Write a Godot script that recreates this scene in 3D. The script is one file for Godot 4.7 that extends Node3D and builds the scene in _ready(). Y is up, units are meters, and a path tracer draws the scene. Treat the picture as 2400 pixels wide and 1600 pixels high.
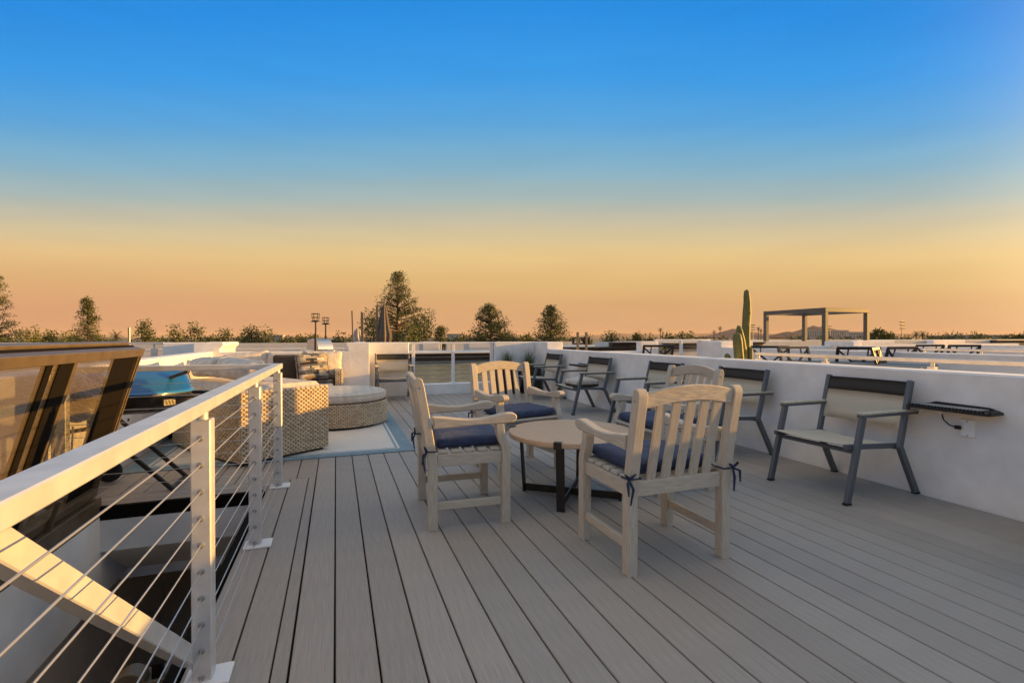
extends Node3D
# Roof deck at sunset. x runs across the deck boards, -z runs along them away from the camera, deck surface is y = 0.

const CAM_H := 1.123
const YAW := 20.07
var rng := RandomNumberGenerator.new()
var M := {}
var names := {}

# ------------------------------------------------------------------ mesh builder
class MB:
	var v := PackedVector3Array()
	var n := PackedVector3Array()
	var c := PackedColorArray()
	var uv := PackedVector2Array()
	var col := Color(1, 1, 1)
	var use_col := false
	var use_uv := false
	func tri(a: Vector3, b: Vector3, d: Vector3, na: Vector3, nb: Vector3, nd: Vector3) -> void:
		v.append(a); v.append(d); v.append(b)
		n.append(na); n.append(nd); n.append(nb)
		if use_col:
			c.append(col); c.append(col); c.append(col)
	func flat(a: Vector3, b: Vector3, d: Vector3) -> void:
		var k := (b - a).cross(d - a).normalized()
		tri(a, b, d, k, k, k)
	func quad(a: Vector3, b: Vector3, d: Vector3, e: Vector3) -> void:
		var k := (d - a).cross(e - b).normalized()
		tri(a, b, d, k, k, k)
		tri(a, d, e, k, k, k)
	func quadn(a: Vector3, b: Vector3, d: Vector3, e: Vector3, na: Vector3, nb: Vector3, nd: Vector3, ne: Vector3) -> void:
		tri(a, b, d, na, nb, nd)
		tri(a, d, e, na, nd, ne)
	func box(xf: Transform3D, size: Vector3, b := 0.0) -> void:
		var h := size / 2
		b = minf(b, minf(h.x, minf(h.y, h.z)) * 0.9)
		for ax in 3:
			for s in [-1.0, 1.0]:
				var u := (ax + 1) % 3
				var w := (ax + 2) % 3
				var p := []
				for q in [[-1, -1], [1, -1], [1, 1], [-1, 1]]:
					var k := Vector3.ZERO
					k[ax] = s * h[ax]
					k[u] = q[0] * (h[u] - b)
					k[w] = q[1] * (h[w] - b)
					p.append(xf * k)
				if s > 0: quad(p[0], p[1], p[2], p[3])
				else: quad(p[3], p[2], p[1], p[0])
		if b <= 0.0: return
		for ax in 3:      # edges along ax
			var u := (ax + 1) % 3
			var w := (ax + 2) % 3
			for su in [-1.0, 1.0]:
				for sw in [-1.0, 1.0]:
					var k := [Vector3.ZERO, Vector3.ZERO, Vector3.ZERO, Vector3.ZERO]
					for i in 4:
						var first := i == 0 or i == 3
						k[i][ax] = (h[ax] - b) * (-1.0 if i < 2 else 1.0)
						k[i][u] = su * (h[u] if first else h[u] - b)
						k[i][w] = sw * (h[w] - b if first else h[w])
					if su * sw < 0: quad(xf * k[0], xf * k[1], xf * k[2], xf * k[3])
					else: quad(xf * k[3], xf * k[2], xf * k[1], xf * k[0])
		for sx in [-1.0, 1.0]:
			for sy in [-1.0, 1.0]:
				for sz in [-1.0, 1.0]:
					var a := xf * Vector3(sx * h.x, sy * (h.y - b), sz * (h.z - b))
					var e := xf * Vector3(sx * (h.x - b), sy * h.y, sz * (h.z - b))
					var g := xf * Vector3(sx * (h.x - b), sy * (h.y - b), sz * h.z)
					if sx * sy * sz > 0: flat(a, e, g)
					else: flat(g, e, a)
	func bar(a: Vector3, b: Vector3, w: float, t: float, up := Vector3.UP, bev := 0.002, extra := 0.0) -> void:
		# w runs across, t runs along "up"
		var z := (b - a).normalized()
		if absf(z.dot(up)) > 0.98: up = Vector3.RIGHT
		var x := up.cross(z).normalized()
		var y := z.cross(x)
		box(Transform3D(Basis(x, y, z), (a + b) / 2), Vector3(w, t, (b - a).length() + extra), bev)
	func prism(poly: PackedVector2Array, depth: float, xf: Transform3D, b := 0.0, smooth := 0.8) -> void:
		if Geometry2D.is_polygon_clockwise(poly): poly.reverse()
		var m := poly.size()
		var en := []
		for i in m:
			var d := (poly[(i + 1) % m] - poly[i]).normalized()
			en.append(Vector2(d.y, -d.x))
		var vn := []
		for i in m: vn.append((en[i] + en[(i + m - 1) % m]).normalized())
		var inner := PackedVector2Array()
		for i in m: inner.append(poly[i] - vn[i] * b)
		var idx := Geometry2D.triangulate_polygon(poly)
		var hz := depth / 2
		for k in range(0, idx.size(), 3):
			var q := [inner[idx[k]], inner[idx[k + 1]], inner[idx[k + 2]]]
			if (q[1] - q[0]).cross(q[2] - q[0]) < 0: q.reverse()
			flat(xf * Vector3(q[0].x, q[0].y, hz), xf * Vector3(q[1].x, q[1].y, hz), xf * Vector3(q[2].x, q[2].y, hz))
			flat(xf * Vector3(q[2].x, q[2].y, -hz), xf * Vector3(q[1].x, q[1].y, -hz), xf * Vector3(q[0].x, q[0].y, -hz))
		for i in m:
			var j := (i + 1) % m
			var na: Vector2 = vn[i] if en[i].dot(en[(i + m - 1) % m]) > smooth else en[i]
			var nb: Vector2 = vn[j] if en[i].dot(en[j]) > smooth else en[i]
			var a3 := xf.basis * Vector3(na.x, na.y, 0)
			var b3 := xf.basis * Vector3(nb.x, nb.y, 0)
			var p := poly[i]
			var q := poly[j]
			quadn(xf * Vector3(p.x, p.y, -hz + b), xf * Vector3(q.x, q.y, -hz + b), xf * Vector3(q.x, q.y, hz - b), xf * Vector3(p.x, p.y, hz - b), a3, b3, b3, a3)
			if b > 0:
				for s in [-1.0, 1.0]:
					var o := xf.basis * Vector3(0, 0, s)
					var a4 := (a3 + o).normalized()
					var b4 := (b3 + o).normalized()
					var p1 := xf * Vector3(p.x, p.y, s * (hz - b))
					var q1 := xf * Vector3(q.x, q.y, s * (hz - b))
					var q2 := xf * Vector3(inner[j].x, inner[j].y, s * hz)
					var p2 := xf * Vector3(inner[i].x, inner[i].y, s * hz)
					if s > 0: quadn(p1, q1, q2, p2, a4, b4, b4, a4)
					else: quadn(p2, q2, q1, p1, a4, b4, b4, a4)
	func tube(pts: Array, r, seg := 8, caps := true) -> void:
		var m := pts.size()
		var up := Vector3.UP
		var rings := []
		var nrm := []
		var t0: Vector3 = (pts[1] - pts[0]).normalized()
		if absf(t0.dot(up)) > 0.9: up = Vector3.RIGHT
		var x := up.cross(t0).normalized()
		for i in m:
			var t: Vector3 = (pts[mini(i + 1, m - 1)] - pts[maxi(i - 1, 0)]).normalized()
			x = (x - t * x.dot(t)).normalized()
			var y := t.cross(x)
			var rr: float = r[i] if r is Array else r
			var ring := []
			var rn := []
			for k in seg:
				var a := TAU * k / seg
				var d := x * cos(a) + y * sin(a)
				rn.append(d)
				ring.append(pts[i] + d * rr)
			rings.append(ring)
			nrm.append(rn)
		for i in m - 1:
			for k in seg:
				var k2 := (k + 1) % seg
				quadn(rings[i][k], rings[i][k2], rings[i + 1][k2], rings[i + 1][k], nrm[i][k], nrm[i][k2], nrm[i + 1][k2], nrm[i + 1][k])
		if caps:
			for k in range(1, seg - 1):
				flat(rings[0][0], rings[0][k + 1], rings[0][k])
				flat(rings[m - 1][0], rings[m - 1][k], rings[m - 1][k + 1])
	func lathe(prof: Array, seg: int, xf: Transform3D) -> void:
		# prof: Vector2(radius, y) from bottom to top along the outside
		var m := prof.size()
		for i in m - 1:
			var d: Vector2 = (prof[i + 1] - prof[i]).normalized()
			var nn := Vector2(d.y, -d.x)
			var n0 := nn
			var n1 := nn
			if i > 0:
				var e: Vector2 = (prof[i] - prof[i - 1]).normalized()
				if e.dot(d) > 0.75: n0 = (nn + Vector2(e.y, -e.x)).normalized()
			if i < m - 2:
				var e: Vector2 = (prof[i + 2] - prof[i + 1]).normalized()
				if e.dot(d) > 0.75: n1 = (nn + Vector2(e.y, -e.x)).normalized()
			for k in seg:
				var a := TAU * k / seg
				var b := TAU * (k + 1) / seg
				var ca := Vector3(cos(a), 0, -sin(a))
				var cb := Vector3(cos(b), 0, -sin(b))
				var y0 := Vector3(0, prof[i].y, 0)
				var y1 := Vector3(0, prof[i + 1].y, 0)
				quadn(xf * (ca * prof[i].x + y0), xf * (cb * prof[i].x + y0), xf * (cb * prof[i + 1].x + y1), xf * (ca * prof[i + 1].x + y1),
					(xf.basis * (ca * n0.x + Vector3(0, n0.y, 0))).normalized(), (xf.basis * (cb * n0.x + Vector3(0, n0.y, 0))).normalized(),
					(xf.basis * (cb * n1.x + Vector3(0, n1.y, 0))).normalized(), (xf.basis * (ca * n1.x + Vector3(0, n1.y, 0))).normalized())
	func cushion(xf: Transform3D, size: Vector3, r: float, puff: float, seg := 12, wr := 0.0, seed := 1, edge := 0.0) -> void:
		# rounded box whose broad faces (y) swell; wr = wrinkle depth; edge pulls the middle of the sides inwards
		var h := size / 2
		var noi := FastNoiseLite.new()
		noi.seed = seed
		noi.frequency = 4.5
		var pos := {}
		for ax in 3:
			for s in [-1.0, 1.0]:
				var u := (ax + 1) % 3
				var w := (ax + 2) % 3
				var nu: int = seg if u != 1 else 4
				var nw: int = seg if w != 1 else 4
				var g := []
				for i in nu + 1:
					var row := []
					for j in nw + 1:
						var p := Vector3.ZERO
						p[ax] = s * h[ax]
						p[u] = (sin((float(i) / nu - 0.5) * PI) * 0.35 + (float(i) / nu * 2 - 1) * 0.65) * h[u]
						p[w] = (sin((float(j) / nw - 0.5) * PI) * 0.35 + (float(j) / nw * 2 - 1) * 0.65) * h[w]
						var q := p.clamp(-(h - Vector3.ONE * r), h - Vector3.ONE * r)
						var d := p - q
						p = q + (d.normalized() * r if d.length() > 0.00001 else d)
						var fx := p.x / h.x
						var fz := p.z / h.z
						p.y += signf(p.y) * puff * (1 - fx * fx) * (1 - fz * fz) * absf(p.y) / h.y
						p.x -= edge * h.x * fx * (1 - fz * fz)
						p.z -= edge * h.z * fz * (1 - fx * fx)
						if wr > 0:
							p.y += wr * (noi.get_noise_3d(p.x * 3.0, p.y * 2, p.z * 7.0) + 0.6 * noi.get_noise_3d(p.x * 9.0, p.y, p.z * 4.0 + 5.0))
						row.append(p)
					g.append(row)
				for i in nu:
					for j in nw:
						var a: Vector3 = g[i][j]
						var b2: Vector3 = g[i + 1][j]
						var d2: Vector3 = g[i + 1][j + 1]
						var e2: Vector3 = g[i][j + 1]
						if s > 0: quad(xf * a, xf * b2, xf * d2, xf * e2)
						else: quad(xf * e2, xf * d2, xf * b2, xf * a)
	func smooth(limit := -0.2) -> void:
		# average the normals of faces that meet at a point
		var acc := {}
		for i in v.size():
			var k := (v[i] * 5000.0).round()
			acc[k] = acc.get(k, Vector3.ZERO) + n[i]
		for i in v.size():
			var k := (v[i] * 5000.0).round()
			var s: Vector3 = acc[k].normalized()
			if s.dot(n[i]) > limit: n[i] = s
	func done() -> ArrayMesh:
		var a := []
		a.resize(Mesh.ARRAY_MAX)
		a[Mesh.ARRAY_VERTEX] = v
		a[Mesh.ARRAY_NORMAL] = n
		if use_col: a[Mesh.ARRAY_COLOR] = c
		if use_uv: a[Mesh.ARRAY_TEX_UV] = uv
		var m := ArrayMesh.new()
		m.add_surface_from_arrays(Mesh.PRIMITIVE_TRIANGLES, a)
		return m

# ------------------------------------------------------------------ scene helpers
func numbered(s: String) -> String:
	if not names.has(s):
		names[s] = 0
		return s
	names[s] += 1
	return "%s_%03d" % [s, names[s]]

func thing(called: String, label: String, category: String, at := Vector3.ZERO, turn := 0.0, group := "") -> Node3D:
	var o := Node3D.new()
	o.name = numbered(called)
	add_child(o)
	o.position = at
	o.rotation_degrees.y = turn
	tag(o, label, category, group)
	return o

func tag(o: Node, label: String, category: String, group := "") -> void:
	if label: o.set_meta("label", label)
	if category: o.set_meta("category", category)
	if group: o.set_meta("group", group)

func obj(called: String, mb, m: Material, parent: Node = self, at := Vector3.ZERO) -> MeshInstance3D:
	var o := MeshInstance3D.new()
	o.name = called if parent != self else numbered(called)
	o.mesh = mb.done() if mb is MB else mb
	o.material_override = m
	o.position = at
	parent.add_child(o, true)
	return o

func struct(called: String, mb, m: Material) -> MeshInstance3D:
	var o := obj(called, mb, m)
	o.set_meta("kind", "structure")
	return o

func copy(o: Node3D, at: Vector3, turn: float, label: String) -> Node3D:
	var base := String(o.name)
	var d: Node3D = o.duplicate()
	d.name = numbered(base)
	add_child(d)
	d.position = at
	d.rotation_degrees.y = turn
	d.set_meta("label", label)
	return d

func bx(x0: float, x1: float, y0: float, y1: float, z0: float, z1: float, b := 0.0) -> MB:
	var m := MB.new()
	addbx(m, x0, x1, y0, y1, z0, z1, b)
	return m

func addbx(m: MB, x0: float, x1: float, y0: float, y1: float, z0: float, z1: float, b := 0.0) -> void:
	m.box(Transform3D(Basis(), Vector3((x0 + x1) / 2, (y0 + y1) / 2, (z0 + z1) / 2)), Vector3(absf(x1 - x0), absf(y1 - y0), absf(z1 - z0)), b)

func along_x(x: float) -> Transform3D:      # a profile drawn in (z, y), thick along x
	return Transform3D(Basis(Vector3(0, 0, 1), Vector3.UP, Vector3(-1, 0, 0)), Vector3(x, 0, 0))

func mid(p: Vector3) -> Transform3D:
	return Transform3D(Basis(), p)

func spot(px: float, depth: float, y := 0.0) -> Vector3:      # a place at a distance ahead, px = bearing in the 2400 wide frame
	var t := deg_to_rad(YAW)
	var s := (px - 1200.0) / 1130.0 * depth
	return Vector3(sin(t) * depth + cos(t) * s, y, -cos(t) * depth + sin(t) * s)

func rise(py: float, depth: float) -> float:
	return CAM_H - (py - 789.0) / 1130.0 * depth

# ------------------------------------------------------------------ materials
func noise_image(seed: int, freq: float, size := 256, oct := 4, kind := FastNoiseLite.TYPE_SIMPLEX_SMOOTH) -> Image:
	var f := FastNoiseLite.new()
	f.seed = seed
	f.frequency = freq
	f.noise_type = kind
	f.fractal_octaves = oct
	return f.get_seamless_image(size, size)

func tint(img: Image, lo: Color, hi: Color) -> ImageTexture:
	var out := Image.create_empty(img.get_width(), img.get_height(), false, Image.FORMAT_RGB8)
	for y in img.get_height():
		for x in img.get_width():
			out.set_pixel(x, y, lo.lerp(hi, img.get_pixel(x, y).r))
	return ImageTexture.create_from_image(out)

func bumps(img: Image, strength: float) -> ImageTexture:
	var k: Image = img.duplicate()
	k.bump_map_to_normal_map(strength)
	return ImageTexture.create_from_image(k)

func mat(r: float, g: float, b: float, rough := 0.7, metal := 0.0) -> StandardMaterial3D:
	var m := StandardMaterial3D.new()
	m.albedo_color = Color(r, g, b).linear_to_srgb()
	m.roughness = rough
	m.metallic = metal
	return m

func textured(r: float, g: float, b: float, rough: float, tex: Texture2D, nrm: Texture2D, nscale: float, scale: Vector3, world := false) -> StandardMaterial3D:
	var m := mat(r, g, b, rough)
	m.uv1_triplanar = true
	m.uv1_world_triplanar = world
	m.uv1_scale = scale
	if tex: m.albedo_texture = tex
	if nrm:
		m.normal_enabled = true
		m.normal_texture = nrm
		m.normal_scale = nscale
	return m

func make_materials() -> void:
	var soft := noise_image(3, 0.012, 256, 5)
	var fine := noise_image(5, 0.06, 256, 4)
	var grain := noise_image(9, 0.03, 256, 5)
	var t_soft := tint(soft, Color(0.80, 0.80, 0.80), Color(1, 1, 1))
	var t_stucco := tint(noise_image(21, 0.008, 512, 6), Color(0.93, 0.928, 0.925), Color(1, 1, 1))
	var t_fine := tint(fine, Color(0.82, 0.82, 0.82), Color(1, 1, 1))
	var t_grain := tint(grain, Color(0.66, 0.63, 0.60), Color(1, 1, 1))
	var t_wood := tint(grain, Color(0.85, 0.83, 0.80), Color(1, 1, 1))
	var t_board := tint(grain, Color(0.87, 0.865, 0.86), Color(1, 1, 1))
	var n_fine := bumps(fine, 6.0)
	var n_grain := bumps(grain, 7.0)
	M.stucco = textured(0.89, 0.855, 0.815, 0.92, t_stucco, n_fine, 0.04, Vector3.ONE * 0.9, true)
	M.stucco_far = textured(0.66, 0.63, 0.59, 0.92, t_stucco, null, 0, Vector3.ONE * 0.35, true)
	M.drywall = textured(0.90, 0.885, 0.86, 0.9, t_soft, null, 0, Vector3.ONE * 0.3, true)
	M.tan_wall = textured(0.80, 0.63, 0.44, 0.9, t_soft, null, 0, Vector3.ONE * 0.3, true)
	M.boards = []
	for k in 5:
		var s: float = [1.0, 0.93, 1.06, 0.97, 1.02][k]
		var b := textured(0.385 * s, 0.345 * s, 0.305 * s, 0.62, t_board, n_grain, 0.30, Vector3(22 + k, 6, 0.5 + 0.05 * k), true)
		b.uv1_offset = Vector3(0.13 * k, 0, 0.31 * k)
		M.boards.append(b)
	M.board_x = textured(0.38, 0.34, 0.30, 0.62, t_board, n_grain, 0.55, Vector3(0.8, 6, 15), true)
	M.under = mat(0.02, 0.018, 0.016, 0.95)
	for k in [["wood_y", Vector3(16, 1.2, 16)], ["wood_x", Vector3(1.2, 16, 16)], ["wood_z", Vector3(16, 16, 1.2)]]:
		M[k[0]] = textured(0.575, 0.52, 0.435, 0.72, t_wood, n_grain, 0.15, k[1])
	M.table_wood = textured(0.66, 0.455, 0.285, 0.55, t_wood, n_grain, 0.3, Vector3(2.0, 14, 14))
	M.navy = textured(0.034, 0.055, 0.125, 0.8, t_soft, n_fine, 0.4, Vector3.ONE * 3.0)
	M.navy.rim_enabled = true
	M.navy.rim = 0.35
	M.linen = textured(0.70, 0.63, 0.54, 0.9, t_soft, n_fine, 0.5, Vector3.ONE * 3.0)
	M.brown_cloth = textured(0.075, 0.050, 0.032, 0.9, t_soft, n_fine, 0.4, Vector3.ONE * 3.0)
	M.piping = mat(0.50, 0.44, 0.37, 0.9)
	M.black_cloth = mat(0.015, 0.014, 0.014, 0.9)
	M.alu = textured(0.70, 0.70, 0.70, 0.38, tint(noise_image(31, 0.02, 256, 4), Color(0.90, 0.90, 0.90), Color(1, 1, 1)), null, 0, Vector3(2, 2, 2))
	M.alu.metallic = 0.45
	M.cable = mat(0.62, 0.61, 0.60, 0.35, 0.8)
	M.white_paint = mat(0.78, 0.78, 0.78, 0.45)
	M.bronze = textured(0.17, 0.125, 0.075, 0.42, t_soft, null, 0, Vector3.ONE * 2.0)
	M.bronze.metallic = 0.35
	M.bronze_dark = mat(0.007, 0.0055, 0.004, 0.75)
	M.bronze_dark.metallic_specular = 0.2
	M.glass = mat(0.13, 0.098, 0.06, 0.03)
	M.glass.transparency = BaseMaterial3D.TRANSPARENCY_ALPHA
	M.glass.albedo_color.a = 0.42
	M.frame_blue = mat(0.115, 0.124, 0.136, 0.42, 0.2)
	M.sling = textured(0.66, 0.585, 0.455, 0.85, t_fine, n_fine, 0.3, Vector3.ONE * 12.0)
	M.sling_dark = textured(0.045, 0.038, 0.032, 0.8, t_fine, n_fine, 0.3, Vector3.ONE * 12.0)
	M.arm_pad = textured(0.62, 0.55, 0.42, 0.65, t_soft, null, 0, Vector3.ONE * 4.0)
	M.black_metal = mat(0.022, 0.020, 0.019, 0.45, 0.3)
	M.black_gloss = mat(0.010, 0.010, 0.010, 0.12)
	M.black_gloss.clearcoat_enabled = true
	M.blue_gloss = mat(0.010, 0.155, 0.40, 0.16)
	M.blue_gloss.clearcoat_enabled = true
	M.rubber = mat(0.018, 0.018, 0.018, 0.85)
	M.white_plastic = mat(0.88, 0.87, 0.83, 0.4)
	M.wicker = mat(1, 1, 1, 0.55)
	M.wicker.vertex_color_use_as_albedo = true
	M.wicker_back = mat(0.17, 0.12, 0.075, 0.85)
	M.cornice = textured(0.065, 0.046, 0.035, 0.6, t_soft, null, 0, Vector3.ONE)
	M.siding = textured(0.30, 0.35, 0.315, 0.8, t_soft, n_grain, 0.2, Vector3(0.4, 6, 6))
	M.pergola = mat(0.135, 0.118, 0.095, 0.5, 0.2)
	M.dark_chair = mat(0.032, 0.027, 0.024, 0.5, 0.3)
	M.leaf = mat(1, 1, 1, 0.7)
	M.leaf.vertex_color_use_as_albedo = true
	M.leaf.backlight_enabled = true
	M.leaf.backlight = Color(0.5, 0.5, 0.3)
	M.bark = textured(0.12, 0.075, 0.05, 0.9, t_grain, n_grain, 0.8, Vector3(3, 0.4, 3))
	M.cactus = textured(0.17, 0.175, 0.055, 0.65, t_fine, n_fine, 0.6, Vector3(6, 2, 6))
	M.planter = textured(0.055, 0.036, 0.026, 0.65, t_grain, null, 0, Vector3(2, 8, 8))
	M.terracotta = mat(0.30, 0.15, 0.08, 0.8)
	M.soil = mat(0.05, 0.035, 0.025, 0.95)
	M.ground = textured(0.16, 0.145, 0.10, 0.95, t_soft, null, 0, Vector3.ONE * 0.01, true)
	M.rock = textured(0.16, 0.115, 0.085, 0.95, t_soft, null, 0, Vector3.ONE * 0.004, true)
	M.far_wall = mat(0.55, 0.47, 0.37, 0.9)
	M.far_glass = mat(0.05, 0.055, 0.06, 0.2)
	M.steel = mat(0.33, 0.33, 0.33, 0.45, 0.6)
	M.stainless = mat(0.62, 0.61, 0.60, 0.28, 0.9)
	M.canvas_grey = textured(0.17, 0.135, 0.105, 0.9, t_soft, n_fine, 0.4, Vector3.ONE * 3)
	M.canvas_white = textured(0.55, 0.48, 0.44, 0.9, t_soft, n_fine, 0.4, Vector3.ONE * 3)
	M.tie = mat(0.018, 0.028, 0.07, 0.85)
	M.roof_tile = mat(0.20, 0.085, 0.05, 0.85)

# ------------------------------------------------------------------ sky
func sky_color(az: float, el: float) -> Color:
	var d := deg_to_rad(az - 20.0)
	var e := el / (0.74 + 0.26 * cos(2.0 * d)) if el < 0.0 or el > 0.0 else 0.0
	e = lerpf(e, el, clampf((el - 35.0) / 30.0, 0, 1))
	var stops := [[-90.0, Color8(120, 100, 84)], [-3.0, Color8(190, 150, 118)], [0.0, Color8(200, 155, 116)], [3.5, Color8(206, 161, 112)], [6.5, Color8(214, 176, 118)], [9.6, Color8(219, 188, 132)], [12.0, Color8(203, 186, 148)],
		[14.0, Color8(184, 180, 160)], [16.5, Color8(154, 174, 176)], [20.0, Color8(120, 168, 194)], [24.5, Color8(82, 156, 211)], [29.0, Color8(54, 147, 219)], [35.0, Color8(34, 134, 216)], [44.0, Color8(90, 152, 204)], [58.0, Color8(184, 189, 194)], [75.0, Color8(213, 206, 199)], [90.0, Color8(217, 210, 203)]]  # overhead stops turn pale, added out of view to lift light in the shade
	var c := Color()
	for i in stops.size() - 1:
		if e <= stops[i + 1][0] or i == stops.size() - 2:
			var t: float = clampf((e - stops[i][0]) / (stops[i + 1][0] - stops[i][0]), 0, 1)
			t = lerpf(t, t * t * (3 - 2 * t), 0.35)
			c = stops[i][1].lerp(stops[i + 1][1], t)
			break
	# the far side from the sun is pinker close to the horizon
	var away := clampf(0.5 - 0.5 * cos(deg_to_rad(az - 100.0)), 0, 1)
	var low := clampf(1.0 - absf(el - 2.0) / 7.0, 0, 1)
	c = c.lerp(Color8(206, 142, 112), 0.55 * low * clampf(away * 1.9 - 0.75, 0, 1))
	return c

func make_sky() -> Sky:
	var w := 1024
	var h := 512
	var img := Image.create_empty(w, h, false, Image.FORMAT_RGBF)
	var wisps := FastNoiseLite.new()
	wisps.seed = 12
	wisps.frequency = 1.0
	wisps.fractal_octaves = 4
	for y in h:
		var el := 90.0 - (y + 0.5) / h * 180.0
		for x in w:
			var az := (x + 0.5) / w * 360.0
			var ca := cos(deg_to_rad(el))
			var dir := Vector3(sin(deg_to_rad(az)) * ca, sin(deg_to_rad(el)), -cos(deg_to_rad(az)) * ca)
			var c := sky_color(az if az < 200.0 else az - 360.0, el)
			if el > 0.0 and el < 40.0:
				var k := wisps.get_noise_3d(dir.x * 3.0, el * 0.55, dir.z * 3.0)
				var s := 1.0 + 0.02 * k
				c = Color(c.r * s, c.g * s, c.b * s)
			c = c.srgb_to_linear() * (1.0 / 1.12)
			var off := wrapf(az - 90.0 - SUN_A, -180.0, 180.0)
			var glow := GLOW * exp(-pow(off / 16.5, 2.0) - pow((el - 4.0) / 24.0, 2.0))  # glow round the unseen sun, broadened and raised to brighten shaded surfaces
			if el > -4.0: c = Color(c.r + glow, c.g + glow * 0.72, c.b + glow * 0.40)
			img.set_pixel(x, y, c)
	var p := PanoramaSkyMaterial.new()
	p.panorama = ImageTexture.create_from_image(img)
	var s := Sky.new()
	s.sky_material = p
	return s

const SUN_A := 6.5       # degrees from +x towards +z
const SUN_E := 6.4
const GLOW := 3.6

func camera_and_light() -> void:
	var cam := Camera3D.new()
	cam.name = "camera"
	cam.position = Vector3(0, CAM_H, 0)
	cam.rotation_degrees = Vector3(-0.55, -YAW, 0)
	cam.fov = rad_to_deg(2 * atan(800.0 / 1130.0))
	cam.near = 0.05
	cam.far = 16000
	add_child(cam)
	var env := Environment.new()
	env.background_mode = Environment.BG_SKY
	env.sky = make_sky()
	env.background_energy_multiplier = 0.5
	env.tonemap_mode = Environment.TONE_MAPPER_LINEAR
	env.tonemap_exposure = 2.5
	env.fog_enabled = true
	env.fog_density = 0.00005
	env.fog_light_color = Color(1.0, 0.86, 0.70)
	env.sdfgi_enabled = true
	env.ssao_enabled = true
	env.ssil_enabled = true
	var we := WorldEnvironment.new()
	we.name = "world_environment"
	we.environment = env
	add_child(we)
	var sun := DirectionalLight3D.new()
	sun.name = "sun"
	sun.light_color = Color(1.0, 0.75, 0.37)
	sun.light_energy = 1.3
	sun.light_angular_distance = 0.55
	sun.shadow_enabled = true
	add_child(sun)
	var to_sun := Vector3(cos(deg_to_rad(SUN_A)) * cos(deg_to_rad(SUN_E)), sin(deg_to_rad(SUN_E)), sin(deg_to_rad(SUN_A)) * cos(deg_to_rad(SUN_E)))
	sun.look_at_from_position(to_sun * 50.0, Vector3.ZERO)

func _ready() -> void:
	rng.seed = 77
	make_materials()
	camera_and_light()
	ground_and_hills()
	our_building()
	deck()
	parapets()
	stairwell()
	skylight()
	railing()
	far_railing()
	lounge()
	dining()
	sling_chairs()
	wall_fixtures()
	planters()
	grill()
	neighbours()
	trees()
	distance()

# ------------------------------------------------------------------ ground, hills, building, deck
func ground_and_hills() -> void:
	var p := PlaneMesh.new()
	p.size = Vector2(22000, 22000)
	var g := struct("ground", p, M.ground)
	g.position.y = -9.5
	hill("mountain_range", [[1290, 790], [1330, 788], [1370, 786], [1400, 785], [1450, 780], [1480, 782], [1520, 783], [1580, 783], [1640, 781], [1680, 780], [1720, 781], [1760, 779], [1800, 781], [1830, 785], [1870, 787]], 9000.0, 1500.0, 1)
	hill("far_ridge", [[2050, 789], [2085, 784], [2120, 781], [2150, 784], [2200, 788], [2230, 789]], 8000.0, 1200.0, 2)
	hill("hill", [[1655, 790], [1680, 784], [1700, 775], [1715, 771], [1727, 770], [1740, 772], [1760, 776], [1780, 780], [1800, 787], [1812, 790]], 3000.0, 380.0, 3)
	hill("butte", [[1815, 790], [1825, 785], [1838, 783], [1843, 777], [1851, 777], [1856, 782], [1870, 779], [1885, 774], [1893, 767], [1908, 763], [1916, 765], [1928, 764], [1940, 770], [1955, 777], [1980, 786], [2000, 790]], 2600.0, 300.0, 4)

func hill(called: String, prof: Array, depth: float, thick: float, seed: int) -> void:
	var f := FastNoiseLite.new()
	f.seed = seed
	f.frequency = 0.004 * 3000.0 / depth
	var mb := MB.new()
	var nx := 90
	var nz := 14
	var grid := []
	for i in nx + 1:
		var px := lerpf(prof[0][0], prof[-1][0], float(i) / nx)
		var py := 790.0
		for k in prof.size() - 1:
			if px >= prof[k][0] and px <= prof[k + 1][0]:
				py = lerpf(prof[k][1], prof[k + 1][1], (px - prof[k][0]) / (prof[k + 1][0] - prof[k][0]))
		var top := maxf(rise(py, depth) + 9.5, 0.0)
		var row := []
		for j in nz + 1:
			var t := float(j) / nz * 2 - 1
			var q := spot(px, depth) + Vector3(sin(deg_to_rad(YAW)), 0, -cos(deg_to_rad(YAW))) * t * thick
			var k := pow(1 - absf(t), 0.8)
			var hgt := top * k * (1.0 + 0.25 * f.get_noise_2d(q.x * 1.7, q.z * 1.7) * (1.0 - k)) + top * 0.05 * f.get_noise_2d(q.x * 4, q.z * 4) * k
			row.append(Vector3(q.x, -9.6 + hgt, q.z))
		grid.append(row)
	for i in nx:
		for j in nz:
			mb.quad(grid[i][j], grid[i + 1][j], grid[i + 1][j + 1], grid[i][j + 1])
	mb.smooth()
	struct(called, mb, M.rock)

func our_building() -> void:
	var t := thing("townhouse", "white stucco townhouse body that carries the grey roof deck", "building")
	for k in [[-1.94, -1.74, 2.8, -9.54], [3.93, 4.13, 2.8, -9.54], [-1.74, 3.93, 3.0, 2.8], [-1.74, 3.93, -9.34, -9.54]]:
		obj("wall", bx(k[0], k[1], -9.5, -0.25, k[2], k[3]), M.stucco, t)

func board_mesh(x0: float, x1: float, z0: float, z1: float) -> MB:
	return bx(x0, x1, -0.025, 0.0, z0, z1, 0.003)

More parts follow.
